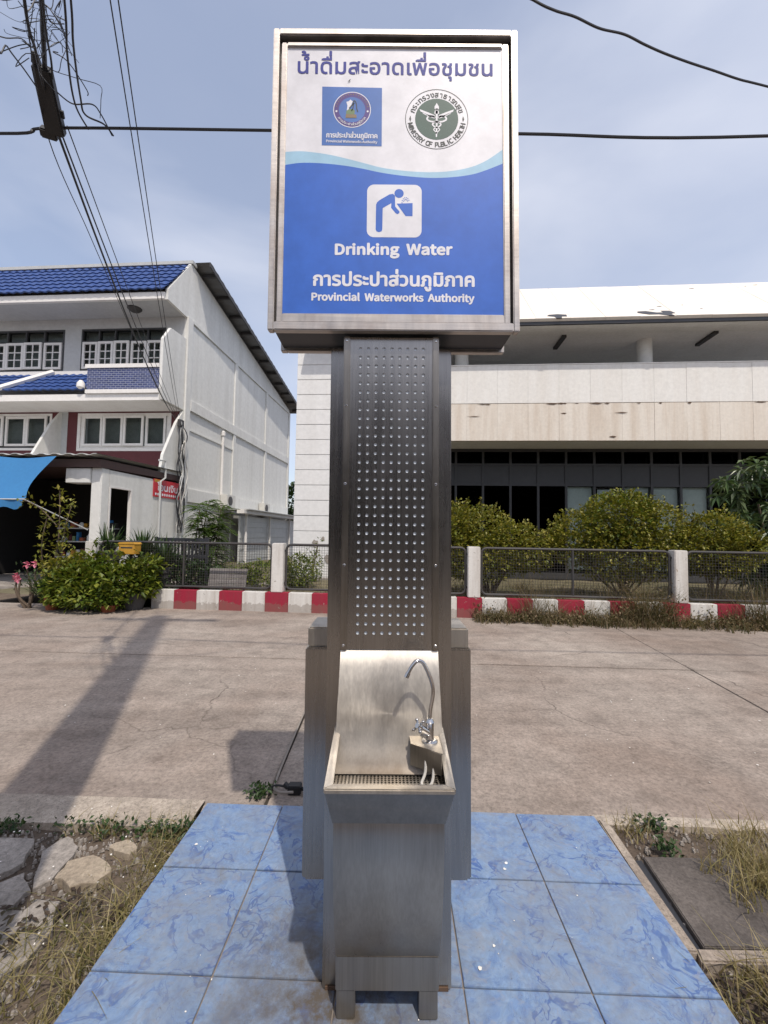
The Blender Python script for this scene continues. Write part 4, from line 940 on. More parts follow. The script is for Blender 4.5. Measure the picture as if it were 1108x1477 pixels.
# pipes, air conditioners, cable bundle at the corner
DP = bthing('drain_pipe', 'bent pale drain pipe running down the white shop side wall', 'pipe', SIDE + .07, 5.4, 0)
MB().tube([(0, -.25, 3.85), (0, .10, 3.88), (.02, .10, 3.3), (.02, -.16, 3.15), (.02, -.16, .1)], .035, 8).build('pipe_run', M['metal_grey'], DP, smooth=True)
DP2 = bthing('drain_pipe', 'white vertical vent pipe fixed to the tall side wall of the shophouse', 'pipe', SIDE + .06, 9.62, 0)
MB().tube([(.02, 0, 2.2), (.02, 0, 5.75)], .055, 8).build('pipe_run', WT, DP2, smooth=True); MB().lathe([(.09, 5.7), (.09, 5.88), (.03, 5.92)], (.02, 0, 0), 10).build('pipe_cap', WT, DP2)
def aircon(u, v, z, label):
    A = bthing('air_conditioner', label, 'air conditioner', u, v, z, rad(90), 'outdoor units on the side wall')
    MB().box((-.42, -.34, 0), (.42, -.04, .55)).build('casing', M['ac'], A, bevel=.015)
    gl = MB(); gl.lathe([(.20, 0), (.20, .02), (.05, .03)], (0, 0, 0), 20); o = gl.build('fan_grille', M['fence_metal'], A); o.location = (-.12, -.345, .28); o.rotation_euler = (rad(90), 0, 0)
    for i in range(7): MB().box((.421, -.32, .06 + .065 * i), (.435, -.06, .09 + .065 * i)).build('louvre', M['fence_metal'], A)
    for s in (-.3, .3): MB().box((s - .02, -.34, -.06), (s + .02, .0, -.001)).build('bracket', M['fence_metal'], A)
aircon(SIDE + .09, 14.35, 2.52, 'cream outdoor air conditioner unit low on the far side wall')
aircon(SIDE + .06, 9.95, 2.58, 'outdoor air conditioner unit behind the feathery sapling')
CB = bthing('cable_bundle', 'tangle of grey cables hanging down the corner of the shophouse', 'cables', SIDE, 6.3, 0)
for i in range(11):
    a = rng.uniform(-.12, .12); pts = [(.05 + rng.uniform(0, .1), a, 5.42)]
    for z in (4.9, 4.3, 3.7, 3.1, 2.5, 1.6): pts.append((.10 + rng.uniform(0, .16), a * .5 + rng.uniform(-.16, .30), z + rng.uniform(-.15, .15)))
    MB().tube(spline(pts, 5), rng.choice((.012, .018, .026)), 5).build('cable', rng.choice((M['cable'], M['hose'], M['metal_grey'])), CB, smooth=True)
MB().box((.03, -.12, 5.25), (.14, .12, 5.50)).build('anchor_bracket', M['fence_metal'], CB)
# carport rail and boundary wall along the side of the shophouse
BWL = bthing('boundary_wall', 'long pale corrugated boundary wall beside the shophouse yard', 'wall', -6.9, 9.4, 0)
for i in range(9): MB().box((-.05, 0, .05 + .24 * i), (.02 + .02 * (i % 2), 11.0, .285 + .24 * i)).build('sheet', M['metal_grey'], BWL)
for v in (.35, 3.3, 6.6): MB().tube([(.14, v, 0), (.14, v, 2.35)], .06, 8).build('post', WT, BWL, smooth=True)
MB().box((.04, -.4, 2.30), (.36, 11, 2.46)).build('top_rail', WT, BWL)
MB().box((-.95, -.2, 2.462), (.5, 11, 2.50)).build('roof_sheet', M['metal_grey'], BWL)

# ------------------------------------------------------------------ right office building
OB = bthing('office_building', 'low cream office building with panelled parapet and slanted roof at right', 'building', 0, 0)
PV = 4.2
PUs = [-0.564 + 0.868 * i for i in range(19)]
for i in range(18):
    a, b = PUs[i] + .0010, PUs[i + 1] - .0010
    MB().box((a, PV + rng.uniform(-.004, .004), 5.36), (b, PV + .12, 6.47)).build('parapet_panel', M['cream'], OB, bevel=.003)
    MB().box((a, PV + .004 + rng.uniform(-.004, .004), 4.27), (b, PV + .12, 5.345)).build('stained_parapet_panel', M['cream_old'], OB, bevel=.003)
box('parapet_core', (PUs[0], PV + .03, 4.29), (PUs[-1], PV + .11, 6.45), M['cream_old'], OB)
box('parapet_coping', (PUs[0], PV - .01, 6.471), (PUs[-1], PV + .16, 6.50), M['cream'], OB)
box('terrace_slab', (PUs[0], PV + .121, 4.34), (PUs[-1], 9.0, 4.60), M['soffit'], OB)
# slanted roof in panels, soffit with fine boards, gutter line
e0, e1 = (3.62, 7.46), (5.6, 9.46)
RU = [-2.6 + 0.92 * i for i in range(21)]
for i in range(20):
    a, b = RU[i] + .003, RU[i + 1] - .003; j = rng.uniform(-.004, .004)
    MB().hexa([(a, e0[0], e0[1] - .0), (b, e0[0], e0[1]), (b, e1[0], e1[1]), (a, e1[0], e1[1])], [(a, e0[0] - .06, e0[1] + .06 + j), (b, e0[0] - .06, e0[1] + .06 + j), (b, e1[0] - .06, e1[1] + .06 + j), (a, e1[0] - .06, e1[1] + .06 + j)]).build('roof_panel', M['cream_roof'], OB)
box('roof_top', (RU[0], 5.61, 9.38), (RU[-1], 12, 9.46), M['sheet'], OB)
MB().box((RU[0], 3.63, 7.38), (RU[-1], 3.70, 7.455)).build('eave_edge', M['cab_dark'], OB)
for i in range(14): MB().box((RU[0], 3.705 + .30 * i, 7.415 + .0015 * (i % 2)), (RU[-1], 3.705 + .30 * i + .293, 7.45)).build('soffit_board', M['soffit'], OB)
box('upper_wall', (RU[0], 7.6, 4.6), (RU[-1], 7.75, 7.41), M['soffit'], OB)
for u in (1.95, 7.34, 12.7): MB().lathe([(.205, 4.6), (.205, 7.415)], (u, 4.85, 0), 20).build('round_column', M['white_wall'], OB, smooth=True)
for u, v in ((4.85, 4.75), (9.0, 4.7)):
    MB().box((u - .06, v - .42, 7.34), (u + .06, v + .42, 7.413)).build('tube_light', M['fence_metal'], OB)
# broken patches at the roof edge
def patch(u, pts, d=.004):
    mb = MB(); n = len(pts); s_ = Vector((e1[0] - e0[0], e1[1] - e0[1])).normalized(); nrm = Vector((-s_.y, s_.x))
    vs = [(u + a, e0[0] - .06 + s_.x * b + nrm.x * (.008), e0[1] + .06 + s_.y * b + nrm.y * (.008)) for a, b in pts]
    mb.add(vs + [(x, y - nrm.x * .02, z - nrm.y * .02) for x, y, z in vs], [tuple(range(n))] + [(i, (i + 1) % n, n + (i + 1) % n, n + i) for i in range(n)])
    mb.build('broken_patch', M['cab_dark'], OB)
patch(4.42, [(-.26, .16), (-.08, .10), (-.04, -.02), (.10, -.02), (.12, .10), (.26, .10), (.28, .24), (.05, .30), (-.2, .26)])
patch(6.95, [(-.35, .26), (-.1, .10), (.15, .10), (.40, -.02), (.50, -.02), (.46, .12), (.60, .18), (.52, .36), (.30, .38), (.32, .24), (.15, .24), (-.1, .38), (-.32, .36)])
for i in range(11):
    u = rng.uniform(6.5, 13); b = rng.choice((rng.uniform(.1, .9), rng.uniform(2.2, 2.7))); L_ = rng.uniform(.02, .09)
    patch(u, [(-L_, b), (L_ * .2, b - .012), (L_, b + .005), (L_ * .3, b + .02)])
for i in range(20):
    u = rng.uniform(1.7, 12); z = rng.choice((5.33, 5.34, rng.uniform(4.35, 5.3))); L_ = rng.uniform(.04, .22); h_ = rng.uniform(.006, .03)
    MB().add([(u - L_, PV - .008, z), (u + L_ * .3, PV - .008, z - h_), (u + L_, PV - .008, z + h_ * .4), (u, PV - .008, z + h_)], [(0, 1, 2, 3)]).build('paint_flake', M['rust'], OB, fix=False)
# recessed ground-floor glazing
GV = 5.75
cols = [-1.6 + .868 * i for i in range(19)]
fr = MB()
for u in cols: fr.box((u - .035, GV - .05, .4), (u + .035, GV + .05, 4.34))
glz = [(0.4, 3.14), (3.86, 4.24)]
for a, b in ((.2, .4), (3.14, 3.20), (3.80, 3.86), (4.24, 4.34)): fr.box((cols[0], GV - .045, a), (cols[-1], GV + .045, b))
gf = fr.build('glazing_frame', M['win_dark'], OB)
for i in range(18):
    MB().box((cols[i] + .036, GV - .02, 3.201), (cols[i + 1] - .036, GV + .02, 3.799)).build('spandrel_panel', M['win_dark'], gf)
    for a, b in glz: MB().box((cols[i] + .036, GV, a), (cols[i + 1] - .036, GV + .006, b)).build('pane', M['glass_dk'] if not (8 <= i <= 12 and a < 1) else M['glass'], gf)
    if 8 <= i <= 12: MB().box((cols[i] + (.06 if i != 9 else .14), GV + .10, .5), (cols[i + 1] - .04, GV + .12, 3.13 if i != 9 else 3.05)).build('curtain', M['curtain'], gf)
    MB().box((cols[i] + .04, GV + .25, 3.86), (cols[i + 1] - .04, GV + .27, 4.24)).build('transom_blind', M['curtain_dk'], gf)
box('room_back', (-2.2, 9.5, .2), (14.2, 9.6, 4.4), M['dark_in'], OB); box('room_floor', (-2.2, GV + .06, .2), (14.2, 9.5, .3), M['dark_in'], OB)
# end wall of white boards
EW0, EW1 = -3.02, -.3
nb = 16
for i in range(nb):
    z0 = .22 + .455 * i; MB().box((EW0, PV + .02 + rng.uniform(-.003, .003), z0 + .006), (EW1, PV + .19, z0 + .449)).build('siding_board', M['siding'], OB, bevel=.008)
box('end_wall_core', (EW0 + .01, PV + .045, .2), (EW1 - .01, 9.4, .22 + .455 * nb - .01), M['grey_wall'], OB)
box('end_wall_plinth', (EW0 - .02, PV - .02, .0), (EW1, PV + .2, .222), M['stone'], OB)
for u, z, r in ((-1.95, .78, .13), (-2.35, 1.22, .10), (-2.12, 1.36, .06)):
    MB().add([(u + r * math.cos(a) * rng.uniform(.7, 1.2), PV + .010, z + r * 1.2 * math.sin(a) * rng.uniform(.6, 1.2)) for a in [2 * math.pi * k / 9 for k in range(9)]], [tuple(range(9))]).build('peeled_patch', M['stone'], OB)

# ------------------------------------------------------------------ fence with painted plinth
FN = bthing('fence', 'roadside fence of wire mesh panels between white posts on red-white plinth', 'fence', 0, 0)
u = -4.60; cur = -4.60
segs = [(-4.60, -4.137, 'w')]
k = 0
while segs[-1][1] < 13:
    a = segs[-1][1]; segs.append((a, a + (.465 if k % 2 == 0 else .457), 'r' if k % 2 == 0 else 'w')); k += 1
for a, b, c in segs:
    if c == 'w': MB().box((a + .001, -.0, -.03), (b - .001, .20, .372)).build('white_plinth_block', M['fence_white'], FN, bevel=.006)
    else: MB().box((a + .001, -.002, -.03), (b - .001, .20, .370)).build('red_plinth_block', M['fence_red'], FN, bevel=.006)
PP = [-5.95, -2.075, 1.715, 5.42, 9.15, 12.9]
for p in PP[1:]: MB().box((p - .115, .02, .373), (p + .115, .24, 1.325)).build('post', M['fence_white'], FN, bevel=.012)
MB().box((-6.07, .02, -.03), (-5.84, .24, 1.30)).build('post', M['fence_white'], FN, bevel=.012)
for i in range(len(PP) - 1):
    a, b = PP[i] + .15, PP[i + 1] - .15; z0, z1 = .43, 1.30; r = .10
    pts = []
    for cx, cz, a0 in ((b - r, z1 - r, 0), (a + r, z1 - r, 90), (a + r, z0 + r, 180), (b - r, z0 + r, 270)):
        pts += [(cx + r * math.cos(rad(a0 + 18 * t)), .13, cz + r * math.sin(rad(a0 + 18 * t))) for t in range(6)]
    fr = MB(); fr.tube(pts + pts[:1], .024, 8, False); pf = fr.build('panel_frame', M['fence_metal'], FN, smooth=True)
    MB().tube([((a + b) / 2 - .02, .13, z0), ((a + b) / 2 - .02, .13, z1)], .022, 8).build('mid_upright', M['fence_metal'], pf, smooth=True)
    wm = MB(); t_ = .0022; n = int((b - a) / .05)
    for q in range(1, n):
        x = a + (b - a) * q / n; wm.box((x - t_, .128, z0 + .01), (x + t_, .132, z1 - .01))
    n = int((z1 - z0) / .05)
    for q in range(1, n):
        z = z0 + (z1 - z0) * q / n; wm.box((a + .01, .1325, z - t_), (b - .01, .1362, z + t_))
    o = wm.build('wire_mesh', M['fence_metal'], pf, fix=False); o['kind'] = 'stuff'
    for s in (a - .03, b + .03):
        for z in (.55, 1.18): MB().box((s - .03, .11, z - .02), (s + .03, .15, z + .02)).build('hinge_lug', M['fence_metal'], pf)
# yard ground behind the fence
yd = MB(); nx, ny = 60, 30
for j in range(ny + 1):
    for i in range(nx + 1):
        uu = -8.5 + 24 * i / nx; vv = .21 + 14 * (j / ny) ** 1.3; q = bw(uu, vv, .16 + .05 * noise.noise((uu * .8, vv * .8, 1)))
        yd.v.append(tuple(q))
yd.f = [(j * (nx + 1) + i, j * (nx + 1) + i + 1, (j + 1) * (nx + 1) + i + 1, (j + 1) * (nx + 1) + i) for j in range(ny) for i in range(nx)]
tag(yd.build('yard', M['yard'], smooth=True, fix=False), kind='structure')
ys = MB().box((-8.4, 1.9, .05), (-2.6, 2.5, .27)); o = ys.build('garden_path', M['stone'], bevel=.01); o.location = bw(0, 0); o.rotation_euler = (0, 0, YAW_B); tag(o, kind='structure')
MBx = bthing('mailbox', 'small yellow box fixed to the fence above the potted shrubs', 'mailbox', -5.05, -.06, 1.06)
MB().box((-.17, -.10, 0), (.17, .10, .20)).build('body', M['yellow'], MBx, bevel=.01)
MB().prism([(-.18, .20), (.18, .20), (.15, .235), (-.15, .235)], 'y', -.11, .11).build('lid', M['yellow'], MBx)
MB().box((-.12, -.104, .12), (.12, -.1005, .145)).build('slot', M['cab_dark'], MBx)
MB().box((-.02, .02, -1.06), (.02, .06, 0)).build('stand', M['fence_metal'], MBx)
GT = bthing('slatted_gate', 'dark slatted metal panel standing behind fence beside the sapling', 'gate', -4.55, .9, .15)
for i in range(14): MB().box((-.55 + .08 * i, -.015, .12), (-.515 + .08 * i, .015, 1.18)).build('slat', M['cab_dark'], GT)
for z in (.10, .62, .80, 1.16): MB().box((-.58, -.022, z), (.60, .022, z + .07)).build('rail', M['cab_dark'], GT)
for s in (-.6, .58): MB().box((s, -.03, 0), (s + .05, .03, 1.25)).build('gate_post', M['cab_dark'], GT)
PL = bthing('wooden_board', 'weathered grey plank board leaning low behind the wire fence', 'board', -3.25, .36, .17); PL.rotation_euler[0] = rad(-12)
for i in range(4): MB().box((-.40, -.012, .02 + .105 * i + .18), (.40, .012, .118 + .105 * i + .18)).build('plank', M['wood_grey'], PL)
for s in (-.36, .33): MB().box((s, .012, 0), (s + .05, .04, .62)).build('batten', M['wood_grey'], PL)

# ------------------------------------------------------------------ vegetation helpers
def rvec(r): 
    while True:
        v = Vector((r.uniform(-1, 1), r.uniform(-1, 1), r.uniform(-1, 1)))
        if 0.05 < v.length < 1: return v.normalized()
def add_leaf(mb, p, d, L_, W_, r, droop=0.25, nseg=1):
    d = d.normalized(); s = d.cross(Vector((0, 0, 1)))
    if s.length < .1: s = d.orthogonal()
    s = (s.normalized() + rvec(r) * .35).normalized(); n = s.cross(d).normalized()
    if n.z < 0: n = -n
    m_ = p + d * L_ * .5 - Vector((0, 0, droop * L_ * .12)); t = p + d * L_ - Vector((0, 0, droop * L_ * .5))
    mb.add([p, m_ + s * W_ * .5 + n * W_ * .16, t, m_ - s * W_ * .5 + n * W_ * .16], [(0, 1, 2), (0, 2, 3)])
def add_blade(mb, p, h, lean, w, r, curl=.6, n=4):
    """thin ribbon: grass blade or straw"""
    p = Vector(p); a = r.uniform(0, 2 * math.pi); s = Vector((math.cos(a), math.sin(a), 0)) * w * .5; prev = None; base = len(mb.v)
    for i in range(n + 1):
        t = i / n; q = p + Vector((lean[0] * t ** (1 + curl) * h, lean[1] * t ** (1 + curl) * h, h * (t - curl * .35 * t * t * (lean[0] ** 2 + lean[1] ** 2) ** .5)))
        k = 1 - t * .85; mb.v += [tuple(q - s * k), tuple(q + s * k)]
    for i in range(n): b = base + 2 * i; mb.f.append((b, b + 1, b + 3, b + 2))
def blob_leaves(mb, blobs, n, L_, W_, r, out=.7, up=.3, shell=.55):
    tot = sum(b[3] * b[4] * b[5] for b in blobs)
    for (cx, cy, cz, rx, ry, rz) in blobs:
        for _ in range(int(n * rx * ry * rz / tot)):
            v = rvec(r); k = shell + (1 - shell) * r.random() ** .5; wob = 1 + .22 * noise.noise((cx + v.x * 3, cy + v.y * 3, cz + v.z * 3))
            p = Vector((cx + v.x * rx * k * wob, cy + v.y * ry * k * wob, cz + v.z * rz * k * wob))
            d = v * out + rvec(r) * .8 + Vector((0, 0, up)); s_ = r.uniform(.65, 1.25)
            add_leaf(mb, p, d, L_ * s_, W_ * s_, r)
def stems(mb, base, targets, r0, r1, r):
    for t in targets:
        b = Vector(base) + Vector((r.uniform(-.06, .06), r.uniform(-.06, .06), 0)); t = Vector(t); m_ = (b + t) / 2 + rvec(r) * .12
        mb.tube(spline([b, m_, t], 4), [r0 + (r1 - r0) * i / 8 for i in range(9)], 6)
def shrub(name, label, cat, u, v, z, blobs, n, L_, W_, mat, seed, group=None, sub=None):
    r = random.Random(seed); T = bthing(name, label, cat, u, v, z, 0, group)
    lv = MB(); blob_leaves(lv, blobs, n, L_, W_, r)
    tw = MB()
    for _ in range(int(n / 110)):               # stray sprigs break the outline
        b = r.choice(blobs); v_ = rvec(r); v_.z = abs(v_.z) * .9 + .05; v_.normalize(); p = Vector((b[0] + v_.x * b[3] * .85, b[1] + v_.y * b[4] * .85, b[2] + v_.z * b[5] * .85)); d_ = (v_ + rvec(r) * .5 + Vector((0, 0, .25))).normalized(); Ls = r.uniform(.12, .34) * (L_ / .085) ** .5
        tw.tube([p, p + d_ * Ls], [.004, .0015], 4)
        for q in range(r.randint(6, 12)): add_leaf(lv, p + d_ * Ls * r.uniform(.2, 1), d_ * .5 + rvec(r), L_ * r.uniform(.6, 1.1), W_ * r.uniform(.6, 1.1), r)
    lv.build('foliage', mat, T, fix=False); tw.build('twigs', M['bark'], T, fix=False)['kind'] = 'stuff'
    st_ = MB(); stems(st_, (0, 0, 0), [(b[0] * .8, b[1] * .8, b[2] + b[5] * .2) for b in blobs] * 2, .025, .008, r); st_.build('stem', M['bark'], T, smooth=True)
    if sub:
        lv2 = MB(); blob_leaves(lv2, *sub[:1], sub[1], L_, W_, r); lv2.build('foliage', sub[2], T, fix=False)
    return T
# three clipped-looking bushes behind the right fence
shrub('bush', 'rounded yellow-green bush behind fence just right of the fountain', 'bush', 2.3, 1.7, .15,
      [(-.95, 0, 1.55, .75, .6, .68), (-.25, .1, 1.45, .8, .6, .62), (.55, 0, 1.15, .78, .6, .55), (-.6, -.2, 1.0, 1.1, .6, .5), (.9, .1, .95, .5, .5, .4), (-1.6, 0, 1.6, .6, .6, .66), (-.3, -.1, .7, 1.1, .5, .35)], 12500, .085, .055, M['leaf_yellow'], 11, 'bushes behind the fence')
shrub('bush', 'widest yellow-green bush behind fence in front of the pale curtains', 'bush', 5.25, 1.9, .15,
      [(-.1, 0, 1.75, .85, .65, .68), (.7, 0, 1.55, .8, .6, .66), (-.85, 0, 1.45, .75, .6, .58), (-1.25, -.1, 1.15, .5, .5, .38), (1.2, -.1, 1.15, .6, .55, .52), (.1, -.2, 1.1, 1.2, .6, .45), (.25, 0, 1.95, .6, .45, .42), (.1, -.1, .75, 1.3, .5, .35)], 14500, .085, .055, M['leaf_yellow'], 12, 'bushes behind the fence',
      ([(-.1, -.05, 1.85, .8, .62, .60), (-.5, -.1, 1.5, .6, .5, .5)], 1500, M['leaf_bush']))
shrub('bush', 'smaller brownish-yellow bush behind fence beside the large-leaved tree', 'bush', 7.15, 1.75, .15,
      [(0, 0, 1.5, .62, .55, .50), (.45, 0, 1.2, .55, .5, .48), (-.4, 0, 1.15, .5, .5, .5), (.1, 0, .9, .7, .5, .35)], 6000, .085, .052, M['leaf_yellow'], 13, 'bushes behind the fence')
# large-leaved tree at the right edge: whorls of long drooping leaves
r = random.Random(21); T = bthing('tree', 'dark large-leaved tree rising behind fence at the right edge', 'tree', 8.75, 2.3, .15)
tr = MB(); stems(tr, (0, 0, 0), [(-.5, -.3, 2.2), (.2, 0, 3.1), (-.9, -.1, 1.4), (.5, .2, 2.4)], .06, .02, r); tr.build('trunk', M['bark'], T, smooth=True)
lv = MB()
for _ in range(250):
    v = rvec(r); k = .55 + .45 * r.random(); c = Vector((0 + v.x * 1.25 * k, v.y * 1.0 * k, 1.85 + v.z * 1.65 * k))
    if c.z < .25: continue
    ax_ = (Vector((v.x, v.y - .4, .5)) + rvec(r) * .3).normalized(); e1 = ax_.orthogonal().normalized(); e2 = ax_.cross(e1)
    for q in range(r.randint(7, 10)):
        a = 2 * math.pi * q / 8 + r.uniform(-.3, .3); d = (e1 * math.cos(a) + e2 * math.sin(a)) * .95 + ax_ * r.uniform(-.1, .5)
        add_leaf(lv, c, d, r.uniform(.20, .34), r.uniform(.06, .09), r, .9)
lv.build('crown', M['leaf_big'], T, fix=False)
# feathery sapling on the left
r = random.Random(31); T = bthing('sapling', 'young feathery-leaved sapling behind fence beside the shophouse wall', 'tree', -4.2, 1.4, .15)
tips = []
tr = MB()
for q in range(9):
    a = r.uniform(0, 2 * math.pi); tip = Vector((math.cos(a) * r.uniform(.15, .6), math.sin(a) * .35, r.uniform(1.1, 2.3))); b = Vector((r.uniform(-.08, .08), 0, 0)); m_ = (b + tip) / 2 + Vector((r.uniform(-.15, .15), 0, .1)); P = spline([b, m_, tip], 5)
    tr.tube(P, [.024 - .018 * i / (len(P) - 1) for i in range(len(P))], 6); tips.append(P)
tr.build('trunk', M['bark'], T, smooth=True)
lv = MB()
for P in tips:
    for _ in range(44):
        p = P[r.randint(len(P) // 3, len(P) - 1)]; a = r.uniform(0, 2 * math.pi); d = Vector((math.cos(a), math.sin(a) * .8, r.uniform(-.1, .6))).normalized(); L_ = r.uniform(.25, .48); s = d.cross(Vector((0, 0, 1))).normalized()
        for q in range(2, 12):
            t = q / 11; c = p + d * L_ * t - Vector((0, 0, .16 * t * t))
            for sg in (-1, 1): add_leaf(lv, c, s * sg + d * .5 + Vector((0, 0, -.15)), .105 * (1.1 - .5 * t), .038, r, .2)
lv.build('crown', M['leaf_acacia'], T, fix=False)
# weed mound and climbers behind the left fence
shrub('weed_clump', 'low mound of green weeds behind the fence near white siding wall', 'weeds', -2.9, 2.2, .12, [(0, 0, .35, .9, .6, .35), (.6, .1, .45, .5, .5, .42), (-1.0, .1, .25, .7, .5, .25)], 3600, .09, .05, M['leaf_bush'], 41)
shrub('weed_clump', 'dark leafy undergrowth behind the fence under the feathery sapling', 'weeds', -4.6, .75, .12, [(0, 0, .40, .7, .35, .42), (.6, 0, .35, .5, .35, .36), (-.5, 0, .55, .5, .35, .5)], 2600, .10, .06, M['leaf_dark'], 42)
shrub('weed_clump', 'thin tall weed stalk in front of the peeling siding wall', 'weeds', -2.2, 3.6, .15, [(0, 0, .45, .22, .2, .45), (.1, 0, .95, .1, .1, .35)], 240, .09, .05, M['leaf_bush'], 43)
shrub('tree', 'distant dark tree seen past the rear end of the shophouse', 'tree', -9.4, 27, 0, [(0, 0, 4.0, 1.8, 1.5, 1.6), (1, 0, 2.6, 1.4, 1.2, 1.3), (-.6, 0, 2.0, 1.6, 1.2, 1.2)], 2600, .35, .22, M['leaf_dark'], 44)
# ------------------------------------------------------------------ potted plants in front of the fence corner
def pot(name, label, u, v, r0, h, mat, lean=0.0):
    P = bthing(name, label, 'pot', u, v, 0.0)
    mb = MB(); mb.lathe([(r0 * .68, 0), (r0 * .95, h * .82), (r0 * 1.08, h * .84), (r0 * 1.08, h), (r0 * .92, h), (r0 * .88, h * .86)], (0, 0, 0), 20, False); mb.build('pot_wall', mat, P, smooth=True)
    MB().lathe([(r0 * .9, h * .84), (.001, h * .86)], (0, 0, 0), 16, False).build('soil', M['soil'], P)
    P.rotation_euler[0] = lean
    return P
pot('plant_pot', 'orange terracotta pot under the strappy grass-like plant', -6.28, -.42, .17, .30, M['terracotta'])
pot('plant_pot', 'wide dark grey pot leaning by the end of the painted plinth', -4.85, -.18, .24, .30, M['pot_dark'], rad(-6))
pot('plant_pot', 'low brown saucer pot in front of the yellow-green shrub', -5.12, -.48, .15, .13, M['terracotta'])
pot('plant_pot', 'brown clay pot half hidden under the yellow-green shrub', -5.70, -.42, .20, .24, M['pot_dark'])
shrub('potted_shrub', 'dense yellow-green potted shrub spilling over the road edge', 'shrub', -5.62, -.34, .02,
      [(0, 0, .54, .54, .42, .38), (.48, -.05, .50, .48, .38, .36), (-.48, -.05, .42, .40, .36, .34), (.1, -.2, .28, .80, .38, .24), (.35, .1, .88, .26, .22, .20), (-.15, .05, .92, .20, .2, .16)], 2900, .115, .075, M['leaf_bush'], 51)
shrub('potted_shrub', 'deep green potted shrub beside the painted plinth', 'shrub', -4.82, -.10, .05,
      [(0, 0, .60, .34, .30, .30), (.10, -.05, .42, .34, .30, .26), (.22, .05, .80, .22, .22, .18)], 1100, .115, .07, M['leaf_bush'], 52)
shrub('potted_shrub', 'low leafy potted shrub left of the terracotta pot by the dark shop', 'shrub', -6.02, -.30, .02,
      [(0, 0, .45, .38, .32, .32), (-.25, .05, .66, .32, .28, .28), (.2, .05, .80, .28, .24, .24)], 1300, .11, .06, M['leaf_yellow'], 53)
r = random.Random(61)
def blade_plant(name, label, u, v, z, n, L0, L1, w, mat, spread, upk, seed, cat='plant'):
    r = random.Random(seed); T = bthing(name, label, cat, u, v, z); mb = MB()
    for _ in range(n):
        a = r.uniform(0, 2 * math.pi); k = r.uniform(.15, 1) * spread; L_ = r.uniform(L0, L1); d = Vector((math.cos(a) * k, math.sin(a) * k, upk)).normalized(); s = Vector((-math.sin(a), math.cos(a), 0)); base = len(mb.v); p = Vector((r.uniform(-.06, .06), r.uniform(-.06, .06), 0))
        for i in range(6):
            t = i / 5; q = p + d * L_ * t - Vector((0, 0, L_ * .42 * k * t ** 2.2)); ww = w * (0.5 + 1.2 * t if t < .4 else (1.0 - t) * 1.6) * .5 + .001; mb.v += [tuple(q - s * ww), tuple(q + s * ww)]
        for i in range(5): b = base + 2 * i; mb.f.append((b, b + 1, b + 3, b + 2))
    mb.build('blades', mat, T, fix=False); return T
blade_plant('strappy_plant', 'grass-like strappy plant drooping over the orange pot', -6.42, -.45, .18, 120, .45, .85, .035, M['leaf_spear'], .9, .75, 62)
blade_plant('birds_nest_fern', 'pale yellowish fern with broad upright fronds among the pots', -6.02, -.22, .28, 22, .55, .95, .12, M['leaf_fern'], .55, 1.2, 63)
blade_plant('spiky_plant', 'dark spiky rosette plant on top of the white fence post', -5.80, .35, 1.05, 70, .45, .80, .05, M['leaf_spear'], .9, .8, 64)
blade_plant('spiky_plant', 'spiky rosette plant behind the yellow box on the fence', -5.15, .50, .95, 90, .5, .85, .055, M['leaf_spear'], .85, .9, 65)
blade_plant('spiky_plant', 'spiky rosette plant against fence rail right of yellow box', -4.70, .55, .75, 80, .5, .85, .05, M['leaf_spear'], .85, .9, 66)
# pots under the rosettes
for (u_, v_, h_, lb) in ((-5.80, .42, 1.07, 'tall dark plant stand behind the white fence corner post'), (-5.15, .52, .97, 'dark plant tub behind the fence below the yellow box'), (-4.70, .56, .77, 'dark plant tub behind the fence right of the yellow box')): pot('plant_pot', lb, u_, v_, .16, h_, M['pot_dark'])
# straggly climber with flowers at the far left
r = random.Random(71); T = bthing('climbing_plant', 'tall straggly climber with sparse brownish leaves before the dark shop', 'plant', -6.45, -.25, .0)
tr = MB(); lv = MB()
for q, pts in enumerate([[(0, 0, 0), (-.05, 0, .7), (.05, 0, 1.4), (.02, 0, 2.3)], [(0, 0, 0), (-.2, 0, .6), (-.30, 0, 1.2), (-.22, 0, 1.75)], [(.05, 0, .3), (.12, 0, 1.0), (.18, 0, 1.6), (.30, 0, 2.05)], [(0, 0, 1.6), (-.3, -.1, 1.95), (-.65, -.1, 2.1)]]):
    P = spline(pts, 7); tr.tube(P, .010, 5)
    for _ in range(95 if q < 3 else 30):
        t = r.uniform(.3, 1) ** .8; p = P[min(len(P) - 1, int(t * len(P)))] + rvec(r) * r.uniform(.02, .15); add_leaf(lv, p, rvec(r) + Vector((0, 0, .2)), r.uniform(.07, .13), r.uniform(.035, .06), r)
tr.build('stem', M['bark'], T, smooth=True); lv.build('foliage', M['leaf_yellow'], T, fix=False)
T = bthing('flowering_plant', 'small desert rose with pink blooms beside the dark shop entrance', 'plant', -6.85, -.35, .0)
tr = MB(); stems(tr, (0, 0, 0), [(-.25, 0, .62), (-.1, 0, .80), (.12, -.05, .82), (-.15, -.05, .55)], .03, .012, r); tr.build('stem', M['bark'], T, smooth=True)
for c in ((-.25, -.03, .63), (-.20, -.05, .56), (-.08, 0, .84), (.13, -.05, .86), (-.3, 0, .58)):
    fl = MB()
    for q in range(5):
        a = 2 * math.pi * q / 5; add_leaf(fl, Vector(c), Vector((math.cos(a), -.5, math.sin(a))), .09, .07, r)
    fl.build('flower', M['pink'], T, fix=False)
lv = MB()
for _ in range(60): add_leaf(lv, Vector((r.uniform(-.3, .2), r.uniform(-.1, .1), r.uniform(.3, .85))), rvec(r), .10, .04, r)
lv.build('foliage', M['leaf_dark'], T, fix=False)
